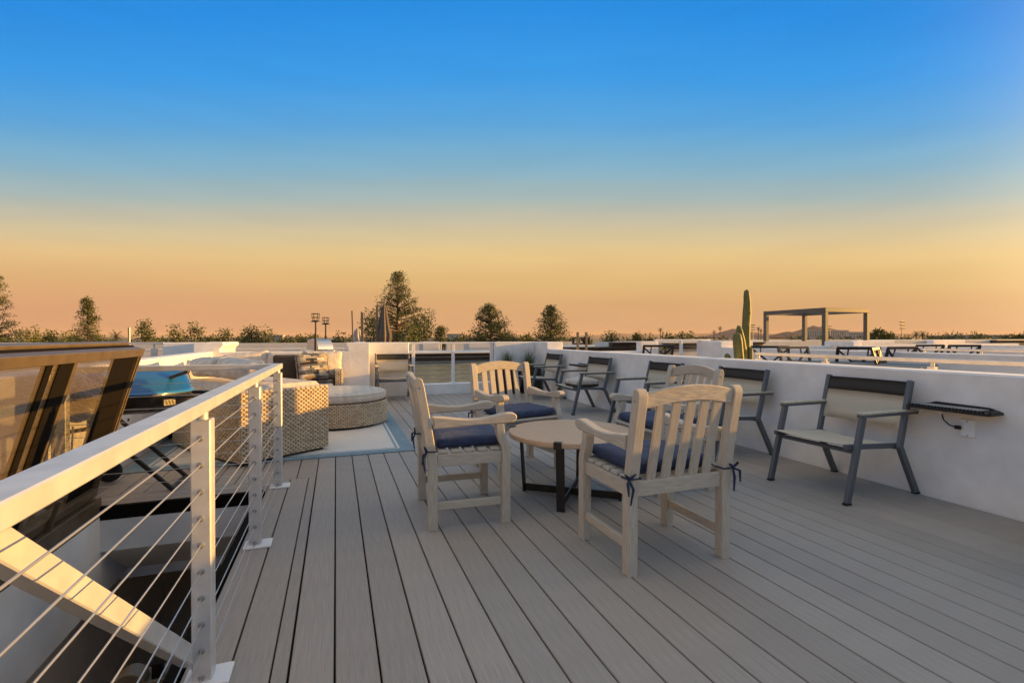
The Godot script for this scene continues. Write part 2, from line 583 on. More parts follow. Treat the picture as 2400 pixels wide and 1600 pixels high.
func deck() -> void:
	var d := Node3D.new()
	d.name = "deck"
	d.set_meta("kind", "structure")
	add_child(d)
	var g := 0.0036
	var k := 0
	var x := -0.153
	while x < 3.92:
		var x1 := minf(x + 0.145, 3.925)
		var far := -9.335 if x > 0.52 else -8.345
		var cuts: Array = [2.6, -4.27, far] if k % 2 == 0 else [2.6, 0.9, -7.35, far]
		for i in cuts.size() - 1:
			obj("board", board_mesh(x + g, x1 - g, cuts[i] - 0.001, cuts[i + 1] + 0.001), M.boards[(k * 3 + i * 2 + (k * k) % 4) % 5], d)
		x += 0.145
		k += 1
	x = -0.153
	k = 0
	while x > -1.735:
		var x0 := maxf(x - 0.145, -1.735)
		obj("board", board_mesh(x0 + g, x - g, -4.168, -8.345), M.boards[(k * 2 + 1) % 5], d)
		x -= 0.145
		k += 1
	# border round the stair opening, with a ripped strip beside it
	obj("board", board_mesh(-0.207 + 0.001, -0.158, 2.6, -4.163), M.boards[1], d)
	obj("board", board_mesh(-0.342 + g, -0.212, 2.6, -4.163), M.boards[3], d)
	obj("board", board_mesh(-0.482, -0.342 - g, 2.6, -4.022), M.boards[0], d)
	obj("board", bx(-1.735, -0.342 - g, -0.025, 0.0, -4.163, -4.026, 0.003), M.board_x, d)
	obj("board", bx(-1.735, -0.485, -0.025, 0.0, -4.020, -3.90, 0.003), M.board_x, d)
	obj("board", board_mesh(-1.735, -1.60, -0.7, -3.895), M.boards[2], d)
	for z in [2.6, 2.46, 2.315, 2.17, 2.025, 1.88, 1.735, 1.59, 1.445, 1.30, 1.155, 1.01, 0.865, 0.72, 0.575, 0.43, 0.285, 0.14, -0.005, -0.15, -0.295, -0.44]:
		obj("board", bx(-1.735, -0.485, -0.025, 0.0, z - g, z - 0.145 + g, 0.003), M.board_x, d)
	var u := MB.new()
	addbx(u, -0.48, 3.93, -0.14, -0.032, 2.8, -9.34)
	addbx(u, -1.74, -0.481, -0.14, -0.032, -3.90, -8.35)
	addbx(u, -1.74, -0.481, -0.14, -0.032, 2.8, -0.62)
	addbx(u, -1.74, -1.56, -0.14, -0.032, -0.621, -3.899)
	obj("sleeper_layer", u, M.under, d)

func wall_thing(called: String, label: String, boxes: Array, m: Material, group := "") -> Node3D:
	var t := thing(called, label, "wall", Vector3.ZERO, 0.0, group)
	for b in boxes:
		obj(b[6] if b.size() > 6 else "wall_section", bx(b[0], b[1], b[2], b[3], b[4], b[5], 0.012), m, t)
	return t

func parapets() -> void:
	wall_thing("parapet_wall", "long pale stucco wall behind the row of sling chairs, right side of deck", [[3.93, 4.13, -0.25, 0.885, 3.0, -8.74], [3.93, 4.28, -0.25, 1.02, -8.74, -9.54]], M.stucco)
	wall_thing("parapet_wall", "pale stucco corner wall behind the two grass planters", [[3.04, 3.93, -0.25, 1.02, -9.34, -9.54]], M.stucco)
	wall_thing("parapet_wall", "low white kerb wall under the far cable railing", [[1.31, 3.04, -0.25, 0.205, -9.34, -9.54]], M.stucco)
	wall_thing("parapet_wall", "pale stucco wall right behind the lone sling chair at far end", [[0.52, 1.31, -0.25, 1.02, -9.34, -9.54]], M.stucco)
	var t := thing("parapet_wall", "pale stucco wall behind the wicker sectional with a taller step at its right end", "wall")
	var prof := PackedVector2Array([Vector2(-1.99, -0.25), Vector2(-1.99, 1.04), Vector2(-1.615, 1.04), Vector2(-1.60, 1.015), Vector2(-1.605, 0.985), Vector2(-1.635, 0.955), Vector2(-1.655, 0.925), Vector2(-1.64, 0.892), Vector2(0.185, 0.885), Vector2(0.19, 0.94), Vector2(0.165, 0.965), Vector2(0.155, 1.03), Vector2(0.52, 1.03), Vector2(0.52, -0.25)])
	var mb := MB.new()
	mb.prism(prof, 0.2, mid(Vector3(0, 0, -8.45)), 0.008)
	obj("wall_section", mb, M.stucco, t)
	obj("wall_section", bx(0.32, 0.52, -0.25, 1.028, -8.552, -9.54, 0.012), M.stucco, t)
	var corner := MB.new()
	corner.prism(PackedVector2Array([Vector2(-1.99, -0.25), Vector2(-1.99, 1.036), Vector2(-1.62, 1.036), Vector2(-1.605, 1.012), Vector2(-1.61, 0.985), Vector2(-1.64, 0.955), Vector2(-1.66, 0.925), Vector2(-1.66, -0.25)]), 1.05, mid(Vector3(0, 0, -9.08)), 0.004)
	obj("wall_section", corner, M.stucco, t)
	var hook := MB.new()
	var arc := []
	for k in 9: arc.append(Vector3(-0.42 + 0.055 * cos(PI * k / 8.0), 0.79 + 0.05 * sin(PI * k / 8.0), -8.335))
	hook.tube(arc, 0.006, 6)
	obj("wall_hook", hook, M.white_plastic, t)
	wall_thing("parapet_wall", "sunlit cream stucco wall along the left edge behind the blue grill", [[-1.94, -1.74, -0.25, 0.90, 3.0, -8.348]], M.stucco)
	wall_thing("parapet_wall", "closing stucco wall behind the viewer at the near deck edge", [[-1.74, 3.93, -0.25, 0.885, 2.8, 3.0]], M.stucco)

func stairwell() -> void:
	var s := Node3D.new()
	s.name = "stairwell"
	s.set_meta("kind", "structure")
	add_child(s)
	var zf := -3.86
	var c := MB.new()
	addbx(c, -1.50, -0.49, -0.075, 0.012, zf, zf - 0.04, 0.002)
	obj("curb", c, M.bronze_dark, s)
	obj("curb", bx(-0.53, -0.488, -0.075, 0.012, -0.66, zf, 0.002), M.bronze_dark, s)
	obj("curb", bx(-1.60, -1.45, -0.052, 0.07, -0.66, zf - 0.03, 0.004), M.bronze, s)
	obj("curb", bx(-1.45, -0.53, -0.075, 0.012, -0.70, -0.66, 0.002), M.bronze_dark, s)
	obj("shaft_wall", bx(-1.45, -0.52, -0.28, -0.076, zf, zf - 0.1), M.drywall, s)
	var sof := MB.new()      # sloping underside behind the far shaft wall
	sof.quad(Vector3(-0.30, -0.28, zf), Vector3(-1.45, -0.28, zf), Vector3(-1.45, -0.587, zf - 0.45), Vector3(-0.30, -0.587, zf - 0.45))
	obj("soffit", sof, M.drywall, s)
	obj("shaft_wall", bx(-1.56, -1.45, -0.585, -0.053, -0.66, zf - 0.45), M.drywall, s)
	obj("shaft_wall", bx(-0.52, -0.42, -0.585, -0.076, -0.66, zf), M.drywall, s)
	obj("shaft_wall", bx(-1.45, -0.52, -2.9, -0.076, -0.66, -0.56), M.drywall, s)
	obj("room_wall", bx(-2.62, -2.5, -3.0, -0.588, -0.4, -6.2), M.tan_wall, s)
	obj("room_wall", bx(-2.5, 0.5, -3.0, -0.588, -6.2, -6.08), M.tan_wall, s)
	obj("room_wall", bx(-0.42, -0.30, -3.0, -0.588, -0.4, -6.08), M.tan_wall, s)
	obj("room_wall", bx(-2.5, -0.42, -3.0, -0.588, -0.55, -0.4), M.tan_wall, s)
	obj("ceiling", bx(-2.5, -1.561, -0.66, -0.588, -0.55, -6.08), M.drywall, s)
	obj("ceiling", bx(-1.56, -0.30, -0.66, -0.588, zf - 0.451, -6.08), M.drywall, s)
	obj("floor", bx(-2.5, -0.42, -3.1, -3.0, -0.4, -6.08), M.tan_wall, s)
	# bracket on the near side of the curb
	var b := thing("latch_bracket", "brown metal latch bracket on the edge of the stair opening", "bracket", Vector3(-0.53, 0.0, -1.92))
	var m := MB.new()
	m.prism(PackedVector2Array([Vector2(0, 0.0), Vector2(-0.17, -0.01), Vector2(-0.19, -0.05), Vector2(-0.16, -0.10), Vector2(0, -0.09)]), 0.09, mid(Vector3(0, 0, 0)), 0.004)
	obj("housing", m, M.bronze, b)
	m = MB.new()
	var hood := PackedVector2Array()
	for k in 13: hood.append(Vector2(-0.11 + 0.045 * cos(PI * k / 12.0), 0.0 + 0.05 * sin(PI * k / 12.0)))
	m.prism(hood, 0.06, mid(Vector3(0.01, -0.006, 0.03)), 0.003)
	obj("hood", m, M.bronze, b)
	m = MB.new()
	m.box(mid(Vector3(-0.03, 0.02, 0.02)), Vector3(0.03, 0.05, 0.03), 0.003)
	obj("latch", m, M.bronze_dark, b)

func skylight() -> void:
	var t := thing("skylight_lid", "raised bronze framed glass skylight lid above the stair opening", "skylight")
	var hinge := Vector3(-1.51, 0.09, 0)
	var up := Vector3(0.273, 0.962, 0).normalized()
	var out := Vector3(up.y, -up.x, 0)
	var z0 := -3.885
	var z1 := -0.75
	var L := 1.0
	var face := func(s0: float, s1: float, za: float, zb: float, d0: float, d1: float, bev: float) -> MB:
		var m := MB.new()
		var o: Vector3 = hinge + up * ((s0 + s1) / 2) + out * ((d0 + d1) / 2) + Vector3(0, 0, (za + zb) / 2)
		m.box(Transform3D(Basis(out, up, Vector3(0, 0, 1)), o), Vector3(absf(d1 - d0), absf(s1 - s0), absf(zb - za)), bev)
		return m
	obj("top_rail", face.call(L - 0.052, L, z0, z1, -0.02, 0.035, 0.003), M.bronze, t)
	obj("outer_cap", face.call(L - 0.03, L + 0.022, z0 + 0.05, z1, -0.085, -0.045, 0.004), M.bronze, t)
	obj("outer_cap", face.call(L - 0.045, L + 0.006, z0 + 0.02, z1, -0.044, -0.021, 0.003), M.bronze_dark, t)
	obj("bottom_rail", face.call(0.0, 0.06, z0, z1, -0.05, 0.035, 0.003), M.bronze, t)
	obj("end_rail", face.call(0.06, L - 0.0521, z0, z0 + 0.014, -0.03, 0.030, 0.002), M.bronze, t)
	obj("end_rail", face.call(0.06, L - 0.0521, z0 + 0.020, z0 + 0.034, -0.03, 0.024, 0.002), M.bronze, t)
	obj("end_rail", face.call(0.06, L - 0.0521, z0 + 0.0142, z0 + 0.0198, -0.03, 0.006, 0.0), M.bronze_dark, t)
	obj("end_rail", face.call(0.06, L - 0.0521, z1 - 0.05, z1, -0.03, 0.030, 0.002), M.bronze, t)
	obj("side_panel", face.call(0.06, L - 0.0521, z0 + 0.036, -3.54, -0.012, 0.006, 0.001), M.bronze_dark, t)
	for k in [[-3.056, -2.92], [-2.86, -2.81], [-1.9, -1.76]]:
		obj("glazing_bar", face.call(0.06, L - 0.0521, k[0], k[1], -0.014, 0.010, 0.002), M.bronze_dark, t)
	obj("glazing_bar", face.call(0.06, L - 0.0521, -3.10, -3.058, -0.010, 0.006, 0.001), M.bronze, t)
	for k in [[-3.539, -3.101], [-2.919, -2.861], [-2.809, -1.901], [-1.759, -0.801]]:
		obj("pane", face.call(0.06, L - 0.0521, k[0], k[1], -0.003, 0.003, 0.0), M.glass, t)
	var arm := MB.new()
	arm.bar(Vector3(-1.47, 0.06, -3.3), hinge + up * 0.16 + out * 0.05 + Vector3(0, 0, -3.3), 0.02, 0.02)
	obj("stay_arm", arm, M.bronze, t)

# ------------------------------------------------------------------ railings
func rail_post(parent: Node3D, at: Vector3, h: float, w: float, cables: Array, axis: Vector3) -> void:
	var m := MB.new()
	m.box(mid(Vector3(0, h / 2, 0)), Vector3(w, h, w), 0.004)
	var p := obj("post", m, M.alu, parent, at)
	m = MB.new()
	m.lathe([Vector2(0.0165, 0), Vector2(0.0165, 0.034)], 16, mid(Vector3(0, h, 0)))
	obj("rail_pin", m, M.alu, p)
	m = MB.new()
	m.box(mid(Vector3(0.012, 0.007, 0.0)), Vector3(0.135, 0.013, 0.105), 0.003)
	obj("base_plate", m, M.white_paint, p)
	m = MB.new()
	m.lathe([Vector2(0.0105, 0), Vector2(0.0105, 0.0015), Vector2(0.0085, 0.003), Vector2(0.0045, 0.0035), Vector2(0.0045, 0.008), Vector2(0.0, 0.008)], 10, mid(Vector3.ZERO))
	var fit := m.done()
	for y in cables:
		var o := obj("cable_fitting", fit, M.steel, p, axis * (w / 2) + Vector3(0, y, 0))
		o.basis = Basis(Vector3.UP.cross(axis), axis, Vector3.UP.cross(axis).cross(axis)).orthonormalized()

func railing() -> void:
	var t := thing("cable_railing", "brushed aluminium cable railing around the stair opening", "railing")
	var x := -0.41
	var ys := []
	for k in 10: ys.append(0.797 - 0.0857 * k)
	for z in [-3.98, -2.90, -1.82, -0.58, 0.5]: rail_post(t, Vector3(x, 0.0, z), 0.856, 0.058, ys, Vector3(0, 0, 1))
	rail_post(t, Vector3(-1.69, 0.0, -3.98), 0.856, 0.058, ys, Vector3(1, 0, 0))
	var m := MB.new()
	m.box(mid(Vector3(x, 0.905, (-4.012 + 0.6) / 2)), Vector3(0.062, 0.038, 4.612), 0.003)
	obj("top_rail", m, M.alu, t)
	m = MB.new()
	m.box(mid(Vector3((-1.735 - 0.443) / 2, 0.904, -3.98)), Vector3(1.29, 0.038, 0.062), 0.003)
	obj("top_rail", m, M.alu, t)
	for y in ys:
		m = MB.new()
		m.tube([Vector3(x, y, -4.0), Vector3(x, y, 0.5)], 0.0023, 6)
		obj("cable", m, M.cable, t)
		m = MB.new()
		m.tube([Vector3(x, y, -3.98), Vector3(-1.7, y, -3.98)], 0.0022, 6)
		obj("cable", m, M.cable, t)
	var h := thing("stair_handrail", "sloping square metal handrail rising out of the stair opening", "handrail")
	m = MB.new()
	m.bar(Vector3(-0.452, 0.075, -1.83), Vector3(-0.54, 1.10, -0.64), 0.040, 0.052, Vector3.UP, 0.003)
	obj("rail", m, M.alu, h)
	m = MB.new()
	m.lathe([Vector2(0.0, -0.006), Vector2(0.012, -0.004), Vector2(0.012, 0.004), Vector2(0.0, 0.006)], 10, mid(Vector3(-0.445, 0.10, -1.815)))
	m.lathe([Vector2(0.0, -0.006), Vector2(0.012, -0.004), Vector2(0.012, 0.004), Vector2(0.0, 0.006)], 10, mid(Vector3(-0.444, 0.085, -1.812)))
	obj("weld", m, M.steel, h)

func far_railing() -> void:
	var t := thing("cable_railing", "white metal cable railing above the low kerb at the far end", "railing")
	for x in [1.407, 2.192, 2.997]:
		obj("post", bx(x - 0.028, x + 0.028, 0.206, 0.985, -9.40, -9.455, 0.003), M.white_paint, t)
		obj("base_plate", bx(x - 0.06, x + 0.06, 0.206, 0.222, -9.365, -9.49, 0.003), M.white_paint, t)
	obj("top_rail", bx(1.312, 3.038, 0.986, 1.02, -9.395, -9.46, 0.003), M.white_paint, t)
	for k in 8:
		var m := MB.new()
		m.tube([Vector3(1.31, 0.30 + 0.085 * k, -9.43), Vector3(3.04, 0.30 + 0.085 * k, -9.43)], 0.0022, 5)
		obj("cable", m, M.cable, t)

# ------------------------------------------------------------------ wicker lounge
func weave(mb: MB, W: float, H: float, f: Callable, p := 0.050, rh := 0.0195) -> void:
	# flat straps passing over every second stake; f(s, t, d) places a point s along, t up and d out
	mb.use_col = true
	var rows := int(H / rh)
	var cols := int(ceil(W / p))
	for i in rows:
		var t0 := i * H / rows
		var t1 := t0 + H / rows * 0.94
		for j in range(-1, cols + 1):
			var s0 := (j + (0.5 if i % 2 else 0.0)) * p
			var s1 := s0 + p * 0.88
			s0 = clampf(s0, 0, W)
			s1 = clampf(s1, 0, W)
			if s1 - s0 < 0.006: continue
			var k := rng.randf()
			var c := Color(0.60, 0.49, 0.345).lerp(Color(0.42, 0.32, 0.215), k * k)
			mb.col = c
			var a := [f.call(s0, t0, -0.003), f.call(s1, t0, -0.003), f.call(s1, t1, -0.003), f.call(s0, t1, -0.003)]
			var ds := (s1 - s0) * 0.24
			var dt := (t1 - t0) * 0.18
			var b := [f.call(s0 + ds, t0 + dt, 0.005), f.call(s1 - ds, t0 + dt, 0.005), f.call(s1 - ds, t1 - dt, 0.005), f.call(s0 + ds, t1 - dt, 0.005)]
			mb.quad(b[0], b[1], b[2], b[3])
			for e in 4: mb.quad(a[e], a[(e + 1) % 4], b[(e + 1) % 4], b[e])

func panel(parent: Node3D, called: String, f: Callable, W: float, H: float, y0: float, thick: float, seg := 1) -> void:
	# woven skin over a dark core
	var core := MB.new()
	for i in seg:
		var s0 := W * i / seg
		var s1 := W * (i + 1) / seg
		core.quad(f.call(s0, 0, -0.002), f.call(s1, 0, -0.002), f.call(s1, H, -0.002), f.call(s0, H, -0.002))
		core.quad(f.call(s1, 0, -thick), f.call(s0, 0, -thick), f.call(s0, H, -thick), f.call(s1, H, -thick))
		core.quad(f.call(s0, H, -0.002), f.call(s1, H, -0.002), f.call(s1, H, -thick), f.call(s0, H, -thick))
	core.quad(f.call(0, 0, -thick), f.call(0, 0, -0.002), f.call(0, H, -0.002), f.call(0, H, -thick))
	core.quad(f.call(W, 0, -0.002), f.call(W, 0, -thick), f.call(W, H, -thick), f.call(W, H, -0.002))
	var o := obj(called, core, M.wicker_back, parent)
	var skin := MB.new()
	weave(skin, W, H, f)
	# woven top edge
	var g := func(s: float, t: float, d: float) -> Vector3: return f.call(s, H + d + 0.002, -t)
	weave(skin, W, thick, g)
	var w := obj("woven_straps", skin, M.wicker, o)
	w.set_meta("kind", "stuff")

func slab(poly: PackedVector2Array, y0: float, y1: float, b: float) -> MB:      # polygon in (x, z)
	var m := MB.new()
	var q := PackedVector2Array()
	for p in poly: q.append(Vector2(p.x, -p.y))
	m.prism(q, y1 - y0, Transform3D(Basis(Vector3.RIGHT, Vector3(0, 0, -1), Vector3.UP), Vector3(0, (y0 + y1) / 2, 0)), b)
	return m

func pillow(called: String, label: String, category: String, m: Material, at: Vector3, size: Vector3, face_deg: float, lean: float, seed: int, group := "", roll := 0.0, edge := 0.05, wr := 0.010) -> Node3D:
	# size: width, thickness, height; stands on its lower edge at "at" and leans back
	var t := thing(called, label, category, at, 0.0, group)
	var o := MB.new()
	o.cushion(mid(Vector3.ZERO), Vector3(size.x, size.y, size.z), minf(size.y * 0.48, 0.05), size.y * 0.28, 14, wr, seed, edge)
	o.smooth()
	var n := obj("cover", o, m, t)
	var b := Basis(Vector3.UP, deg_to_rad(face_deg)) * Basis(Vector3.RIGHT, deg_to_rad(90.0 - lean)) * Basis(Vector3.UP, deg_to_rad(roll))
	n.basis = b
	n.position = Vector3(0, 0, 0) + b * Vector3(0, 0, -size.z * 0.5) + Vector3(0, size.y * 0.25, 0)
	var pipe := MB.new()
	var pts := []
	var hx := size.x / 2 - 0.012
	var hz := size.z / 2 - 0.012
	for k in 41:
		var a := TAU * k / 40.0
		var cx := signf(cos(a)) * pow(absf(cos(a)), 0.28) * hx
		var cz := signf(sin(a)) * pow(absf(sin(a)), 0.28) * hz
		var fx := cx / (size.x / 2)
		var fz := cz / (size.z / 2)
		cx -= edge * size.x / 2 * fx * (1 - fz * fz)
		cz -= edge * size.z / 2 * fz * (1 - fx * fx)
		pts.append(Vector3(cx * 1.012, size.y * 0.36, cz * 1.012))
	pipe.tube(pts, 0.005, 5, false)
	obj("piping", pipe, M.piping if m == M.linen else M.black_cloth, n)
	return t

func lounge() -> void:
	# rug
	var img := Image.create_empty(480, 604, false, Image.FORMAT_RGB8)
	var nz := FastNoiseLite.new()
	nz.seed = 4
	nz.frequency = 0.35
	var big := FastNoiseLite.new()
	big.seed = 8
	big.frequency = 0.03
	for y in 604:
		for x in 480:
			var e := mini(mini(x, 479 - x), mini(y, 603 - y))
			var k := nz.get_noise_2d(x, y * 0.4) * 0.5 + big.get_noise_2d(x, y) * 0.3 + 0.12 * float((x + y) % 3 - 1)
			var c := Color(0.84, 0.815, 0.77)
			if e < 27: c = Color(0.44, 0.53, 0.58)
			elif e >= 31 and e < 36: c = Color(0.50, 0.60, 0.66)
			if e < 27: c = c.lerp(Color(0.68, 0.73, 0.75), clampf(k * 0.9 + 0.1, 0, 0.8))
			else: c = c.lerp(Color(0.62, 0.64, 0.66), clampf(k * 0.8, 0, 0.6))
			img.set_pixel(x, y, c)
	var rm := mat(1, 1, 1, 0.95)
	rm.albedo_texture = ImageTexture.create_from_image(img)
	var rug := MB.new()
	rug.use_uv = true
	var x0 := -1.668
	var x1 := 0.735
	var z0 := -4.785
	var z1 := -7.80
	var y := 0.009
	rug.quad(Vector3(x0, y, z0), Vector3(x1, y, z0), Vector3(x1, y, z1), Vector3(x0, y, z1))
	for u in [Vector2(0, 1), Vector2(1, 0), Vector2(1, 1), Vector2(0, 1), Vector2(0, 0), Vector2(1, 0)]: rug.uv.append(u)
	for e in [[x0, z0, x1, z0], [x1, z0, x1, z1], [x1, z1, x0, z1], [x0, z1, x0, z0]]:
		rug.quad(Vector3(e[0], 0.001, e[1]), Vector3(e[2], 0.001, e[3]), Vector3(e[2], y, e[3]), Vector3(e[0], y, e[1]))
		for u in 6: rug.uv.append(Vector2(0.01, 0.01))
	tag(obj("rug", rug, rm), "pale grey outdoor rug with a blue striped border under the wicker lounge", "rug")

	# near sectional piece: its back faces the stair opening
	var P0 := Vector3(-0.77, 0, -4.66)
	var bd := Vector3(-0.56, 0, -0.83).normalized()
	var fd := Vector3(0.83, 0, -0.56).normalized()
	var LA := 1.47
	var DA := 0.84
	var bulge := func(s: float) -> float: return 0.035 * (1.0 - pow(s / LA * 2 - 1, 2.0))
	var a := thing("sectional_sofa", "tan wicker sectional piece with its woven end panel lit by the sun", "sofa")
	var y0 := 0.035
	panel(a, "end_panel", func(s: float, t: float, d: float) -> Vector3: return P0 + fd * s - bd * d + Vector3(0, y0 + t, 0), DA, 0.605, y0, 0.10)
	panel(a, "back_panel", func(s: float, t: float, d: float) -> Vector3: return P0 + bd * (LA - s) - fd * (d + bulge.call(LA - s)) + Vector3(0, y0 + t, 0), LA, 0.60, y0, 0.09, 10)
	var poly := PackedVector2Array()
	for q in [P0 + fd * 0.1 + bd * 0.1, P0 + fd * (DA - 0.02) + bd * 0.1, P0 + fd * (DA - 0.02) + bd * LA, P0 + fd * 0.1 + bd * LA]: poly.append(Vector2(q.x, q.z))
	obj("seat_base", slab(poly, 0.06, 0.40, 0.01), M.wicker_back, a)
	panel(a, "seat_front", func(s: float, t: float, d: float) -> Vector3: return P0 + fd * (DA - 0.01 + d) + bd * (0.1 + s) + Vector3(0, y0 + t, 0), LA - 0.1, 0.27, y0, 0.02)
	poly = PackedVector2Array()
	for q in [P0 + fd * 0.1 + bd * 0.105, P0 + fd * (DA - 0.0) + bd * 0.105, P0 + fd * (DA - 0.0) + bd * (LA - 0.01), P0 + fd * 0.1 + bd * (LA - 0.01)]: poly.append(Vector2(q.x, q.z))
	obj("seat_cushion", slab(poly, 0.401, 0.68, 0.06), M.linen, a)
	for k in [[0.05, 0.06], [0.78, 0.06], [0.05, 1.40], [0.78, 1.40]]:
		var q: Vector3 = P0 + fd * k[0] + bd * k[1]
		obj("foot", bx(q.x - 0.03, q.x + 0.03, 0.0095, 0.036, q.z - 0.03, q.z + 0.03), M.black_metal, a)
	# corner and back pieces along the walls
	var c := thing("sectional_sofa", "wicker corner sectional piece tucked into the corner of the stucco walls", "sofa")
	poly = PackedVector2Array([Vector2(-1.60, -6.0), Vector2(-0.89, -6.34), Vector2(-0.80, -7.38), Vector2(-0.80, -8.28), Vector2(-1.69, -8.28), Vector2(-1.69, -6.25)])
	obj("seat_base", slab(poly, 0.04, 0.305, 0.01), M.wicker_back, c)
	obj("seat_cushion", slab(poly, 0.306, 0.445, 0.035), M.linen, c)
	obj("back_panel", bx(-1.735, -1.692, 0.04, 0.62, -6.25, -8.28, 0.005), M.wicker_back, c)
	for q in [Vector2(-1.5, -6.2), Vector2(-0.95, -6.5), Vector2(-0.9, -8.1), Vector2(-1.6, -8.1)]:
		obj("foot", bx(q.x - 0.03, q.x + 0.03, 0.0 if q.y < -7.8 else 0.0095, 0.041, q.y - 0.03, q.y + 0.03), M.black_metal, c)
	var e := thing("sectional_sofa", "wicker sectional end piece against the back wall, behind the striped pillow", "sofa")
	obj("seat_base", bx(-0.795, -0.03, 0.04, 0.305, -7.40, -8.2, 0.01), M.wicker_back, e)
	panel(e, "seat_front", func(s: float, t: float, d: float) -> Vector3: return Vector3(-0.795 + s, 0.035 + t, -7.385 + d), 0.765, 0.27, 0.035, 0.02)
	poly = PackedVector2Array([Vector2(-0.795, -7.385), Vector2(-0.03, -7.385), Vector2(-0.03, -8.2), Vector2(-0.795, -8.2)])
	obj("seat_cushion", slab(poly, 0.306, 0.445, 0.035), M.linen, e)
	panel(e, "arm", func(s: float, t: float, d: float) -> Vector3: return Vector3(0.09 + d, 0.035 + t, -7.42 - s), 0.86, 0.60, 0.035, 0.105)
	panel(e, "arm_front", func(s: float, t: float, d: float) -> Vector3: return Vector3(-0.014 + s, 0.035 + t, -7.413 + d), 0.10, 0.60, 0.035, 0.02)
	obj("back_panel", bx(-0.795, -0.016, 0.04, 0.62, -8.21, -8.30, 0.005), M.wicker_back, e)
	for q in [Vector2(-0.7, -7.5), Vector2(0.03, -7.5), Vector2(-0.7, -8.15), Vector2(0.03, -8.15)]:
		obj("foot", bx(q.x - 0.03, q.x + 0.03, 0.0095 if q.y > -7.77 else 0.0, 0.041, q.y - 0.03, q.y + 0.03), M.black_metal, e)
	# back cushions of the near piece, seen from behind
	var ang := rad_to_deg(atan2(fd.x, fd.z))
	var g := "linen back cushions of the sectional"
	for k in [[0.46, "plump linen back cushion leaning on woven back, nearest the railing corner", 3], [1.09, "plump linen back cushion beside the blue grill lid", 5]]:
		var q: Vector3 = P0 + bd * k[0] + fd * 0.24
		pillow("back_cushion", k[1], "cushion", M.linen, Vector3(q.x, 0.675, q.z), Vector3(0.64, 0.17, 0.20), ang, 12.0, k[2], g, 2.0 if k[2] == 3 else -2.0)
	pillow("back_cushion", "sunlit linen cushion against the left wall, nearest the grill", "cushion", M.linen, Vector3(-1.48, 0.443, -6.55), Vector3(0.66, 0.18, 0.35), 80, 14.0, 11, g, 4.0)
	pillow("back_cushion", "sunlit linen cushion against the left wall, deep in the corner", "cushion", M.linen, Vector3(-1.48, 0.443, -7.25), Vector3(0.66, 0.18, 0.36), 88, 13.0, 12, g, -4.0)
	pillow("back_cushion", "linen back cushion in the corner with its rounded top in the sun", "cushion", M.linen, Vector3(-1.20, 0.443, -7.99), Vector3(0.62, 0.18, 0.41), 8, 10.0, 13, g, 7.0)
	pillow("back_cushion", "tilted linen back cushion left of the brown pillow", "cushion", M.linen, Vector3(-0.74, 0.443, -7.95), Vector3(0.54, 0.18, 0.39), -2, 14.0, 14, g, -7.0)
	pillow("back_cushion", "large linen back cushion behind the striped pillow", "cushion", M.linen, Vector3(-0.20, 0.443, -7.80), Vector3(0.58, 0.18, 0.43), 6, 16.0, 15, g, -2.0)
	pillow("throw_pillow", "dark brown throw pillow on the sectional seat", "pillow", M.brown_cloth, Vector3(-0.63, 0.443, -7.62), Vector3(0.42, 0.13, 0.40), 14, 14.0, 16)
	# striped pillow
	var st := Image.create_empty(128, 128, false, Image.FORMAT_RGB8)
	var r2 := RandomNumberGenerator.new()
	r2.seed = 5
	var pal := [Color(0.66, 0.60, 0.50), Color(0.10, 0.10, 0.11), Color(0.80, 0.77, 0.72), Color(0.34, 0.36, 0.40), Color(0.58, 0.47, 0.33), Color(0.12, 0.11, 0.11), Color(0.70, 0.66, 0.58), Color(0.45, 0.44, 0.44)]
	for row in 16:
		var base: Color = pal[[4, 0, 3, 6, 1, 0, 5, 7, 6, 0, 3, 1, 6, 4, 5, 0][row]]
		st.fill_rect(Rect2i(0, row * 8, 128, 8), base)
		for k in 3:
			var w := r2.randi_range(14, 34)
			st.fill_rect(Rect2i(r2.randi_range(0, 100), row * 8, w, 8), pal[r2.randi_range(0, 7)])
	var sm := mat(1, 1, 1, 0.9)
	sm.albedo_texture = ImageTexture.create_from_image(st)
	sm.uv1_triplanar = true
	sm.uv1_scale = Vector3.ONE * 2.15
	sm.uv1_offset = Vector3.ONE * 0.5
	pillow("throw_pillow", "black and cream striped throw pillow on the sectional seat", "pillow", sm, Vector3(-0.30, 0.443, -7.50), Vector3(0.45, 0.14, 0.42), 16, 18.0, 17, "", 2.0)
	# ottoman
	var oc := Vector3(0.03, 0.009, -6.65)
	var ot := thing("ottoman", "round tan wicker ottoman with a thick linen cushion on the rug", "ottoman", oc)
	var R := 0.605
	var core := MB.new()
	core.lathe([Vector2(0.0, 0.03), Vector2(R - 0.004, 0.03), Vector2(R - 0.004, 0.30), Vector2(0.0, 0.30)], 48, mid(Vector3.ZERO))
	var base := obj("base", core, M.wicker_back, ot)
	var skin := MB.new()
	weave(skin, TAU * R, 0.275, func(s: float, t: float, d: float) -> Vector3: return Vector3(cos(s / R) * (R + d), 0.03 + t, -sin(s / R) * (R + d)))
	obj("woven_straps", skin, M.wicker, base).set_meta("kind", "stuff")
	var cu := MB.new()
	cu.lathe([Vector2(0.0, 0.302), Vector2(R - 0.06, 0.302), Vector2(R - 0.025, 0.312), Vector2(R - 0.006, 0.335), Vector2(R - 0.004, 0.38), Vector2(R - 0.012, 0.402), Vector2(R - 0.04, 0.42), Vector2(R - 0.12, 0.436), Vector2(R * 0.5, 0.452), Vector2(0.0, 0.458)], 56, mid(Vector3.ZERO))
	obj("cushion", cu, M.linen, ot)
	var pts := []
